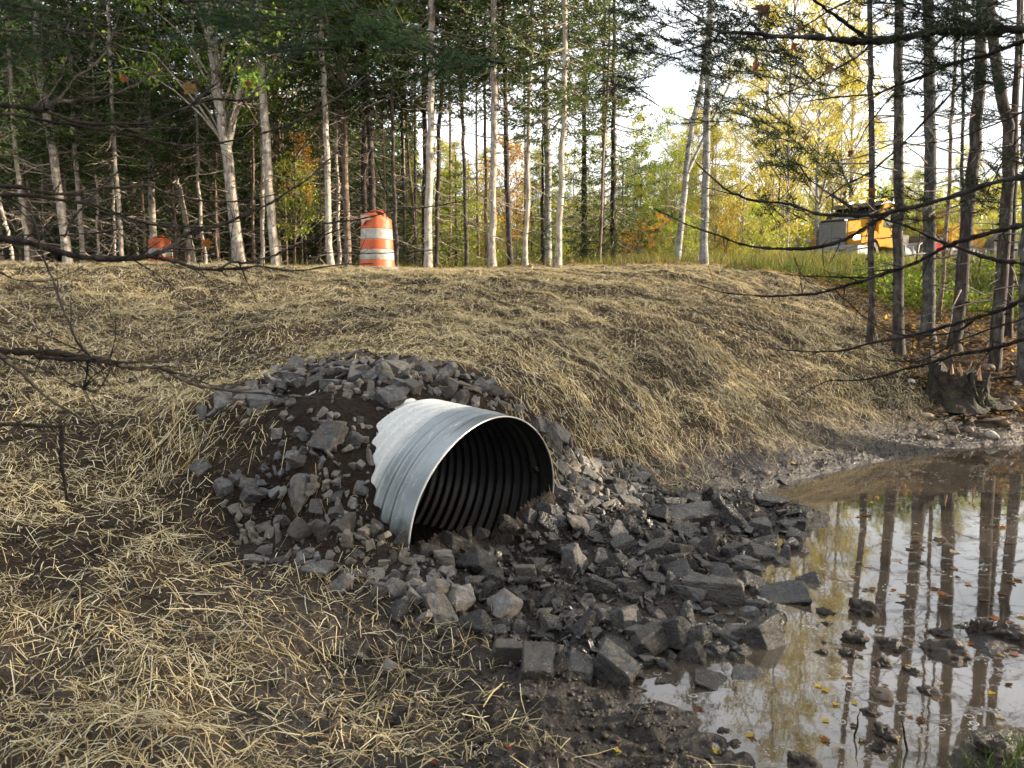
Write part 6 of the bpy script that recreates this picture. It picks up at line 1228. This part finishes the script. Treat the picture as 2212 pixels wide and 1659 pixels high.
def litter():
    g = np.random.default_rng(56); n = 26000; a = g.uniform(-1.05, 1.05, n); Y = g.uniform(15, 30, n); X = a*Y*.72; X2 = g.uniform(4.5, 12, 9000); Y2 = g.uniform(9.6, 16, 9000); k = X2 > 5.2+.12*(Y2-9); X = np.concatenate([X, X2[k]]); Y = np.concatenate([Y, Y2[k]]); n = len(X)
    c = np.stack([X, Y, h(X, Y)+.02+.05*g.random(n)], 1); t = np.array([(.20, .12, .05), (.30, .18, .07), (.12, .075, .04), (.38, .26, .10), (.16, .10, .06)])[g.integers(5, size=n)]*g.uniform(.6, 1.2, (n, 1))
    mb = MB(); leaves(mb, c, rdir(n, g)*np.array([1, 1, .3]), norm(rdir(n, g)*.5+np.array([0, 0, 1.])), g.uniform(.05, .1, n), g.uniform(.035, .07, n), t)
    tag(mb.build('leaf_litter', MT['leaf']), 'brown dead leaf litter under the trees', 'litter', kind='stuff')
litter()
# crumbs of wet soil on the bare mud
def crumbs():
    g = np.random.default_rng(57); n = 26000; X = g.uniform(-4.5, 6.5, n*3); Y = g.uniform(2.2, 11, n*3); z = h0(X, Y); sm = straw_mask(X, Y); qx = np.stack([X, Y], -1)-PC[:2]; pin = (np.abs(qx@PRT[:2]) < PR+.08) & (qx@(-PN[:2]) > -.08) & (qx@(-PN[:2]) < 1.4)
    ok = ~pin & (z > .0) & (g.random(n*3) < (1-sm)*np.where(Y > 6.5, .45, .9)) & (X < 5.8+.1*Y); X, Y = X[ok][:n], Y[ok][:n]; n = len(X)
    s = .004+.012*g.random(n)**2.4; base = np.array([(1, 0, 0), (-1, 0, 0), (0, 1, 0), (0, -1, 0), (0, 0, 1), (0, 0, -1)], float); F = np.array([(0, 2, 4), (2, 1, 4), (1, 3, 4), (3, 0, 4), (2, 0, 5), (1, 2, 5), (3, 1, 5), (0, 3, 5)])
    V = base[None]*(s[:, None, None]*g.uniform(.6, 1.4, (n, 6, 1)))+g.normal(0, .13, (n, 6, 3))*s[:, None, None]+np.stack([X, Y, h(X, Y)+s*.4], 1)[:, None]
    mb = MB(); mb.add(V, (np.arange(n)[:, None, None]*6+F[None]).reshape(-1, 3)); tag(mb.build('soil_crumbs', MUD), 'crumbs of wet dark soil on the bare mud', 'soil', kind='stuff')
crumbs()
#--NEXT--
# ------------------------------------------------------------------ camera, sky, sun
SUN_AZ, SUN_EL = math.radians(87), math.radians(9.5)
def lights():
    w = bpy.data.worlds.new('World'); sc.world = w; w.use_nodes = True; nt = w.node_tree
    bg = nt.nodes['Background']; sk = nt.nodes.new('ShaderNodeTexSky'); sk.sky_type = 'NISHITA'; sk.sun_disc = False
    sk.sun_elevation = SUN_EL; sk.sun_rotation = SUN_AZ; sk.air_density = 1.0; sk.dust_density = 4.0; sk.ozone_density = 1.0
    n = N(nt); v = n.coord('Generated')
    f = n.noise(n.mapping(v, (1.6, 1.6, 4.0)), 1.7, 6, .55, .4); cl = n.ramp(f, [(.34, .35), (.62, 1.0)])
    nt.links.new(n.mix(n.math('MULTIPLY', cl, .8), sk.outputs[0], (8.6, 8.7, 8.9)), bg.inputs[0]); bg.inputs[1].default_value = .10
    L = bpy.data.lights.new('sun', 'SUN'); L.energy = 4.6; L.angle = math.radians(.5); L.color = (1, .86, .66)
    o = bpy.data.objects.new('sun', L); C.objects.link(o)
    d = Vector((math.sin(SUN_AZ)*math.cos(SUN_EL), math.cos(SUN_AZ)*math.cos(SUN_EL), math.sin(SUN_EL)))
    o.rotation_euler = d.to_track_quat('Z', 'Y').to_euler(); o.location = d*60
    cam = bpy.data.cameras.new('camera'); cam.sensor_width = 36; cam.lens = 36*FPX/1024; cam.clip_end = 2000; cam.clip_start = .05
    co = bpy.data.objects.new('camera', cam); C.objects.link(co); co.location = (0, 0, HC); co.rotation_euler = (math.pi/2-PITCH, 0, 0)
    cam.dof.use_dof = True; cam.dof.focus_distance = 5.5; cam.dof.aperture_fstop = cam.lens/4.0
    sc.camera = co
    vs = sc.view_settings; vs.view_transform = 'Standard'; vs.look = 'None'; vs.exposure = EXPOSURE; vs.gamma = 1
    sc.cycles.max_bounces = 7; sc.cycles.diffuse_bounces = 4; sc.cycles.glossy_bounces = 3; sc.cycles.transmission_bounces = 3; sc.cycles.transparent_max_bounces = 6
    sc.cycles.caustics_reflective = False; sc.cycles.caustics_refractive = False
    sc.cycles.use_denoising = True; sc.cycles.use_adaptive_sampling = True; sc.cycles.adaptive_threshold = .025
EXPOSURE = 1.8
lights()
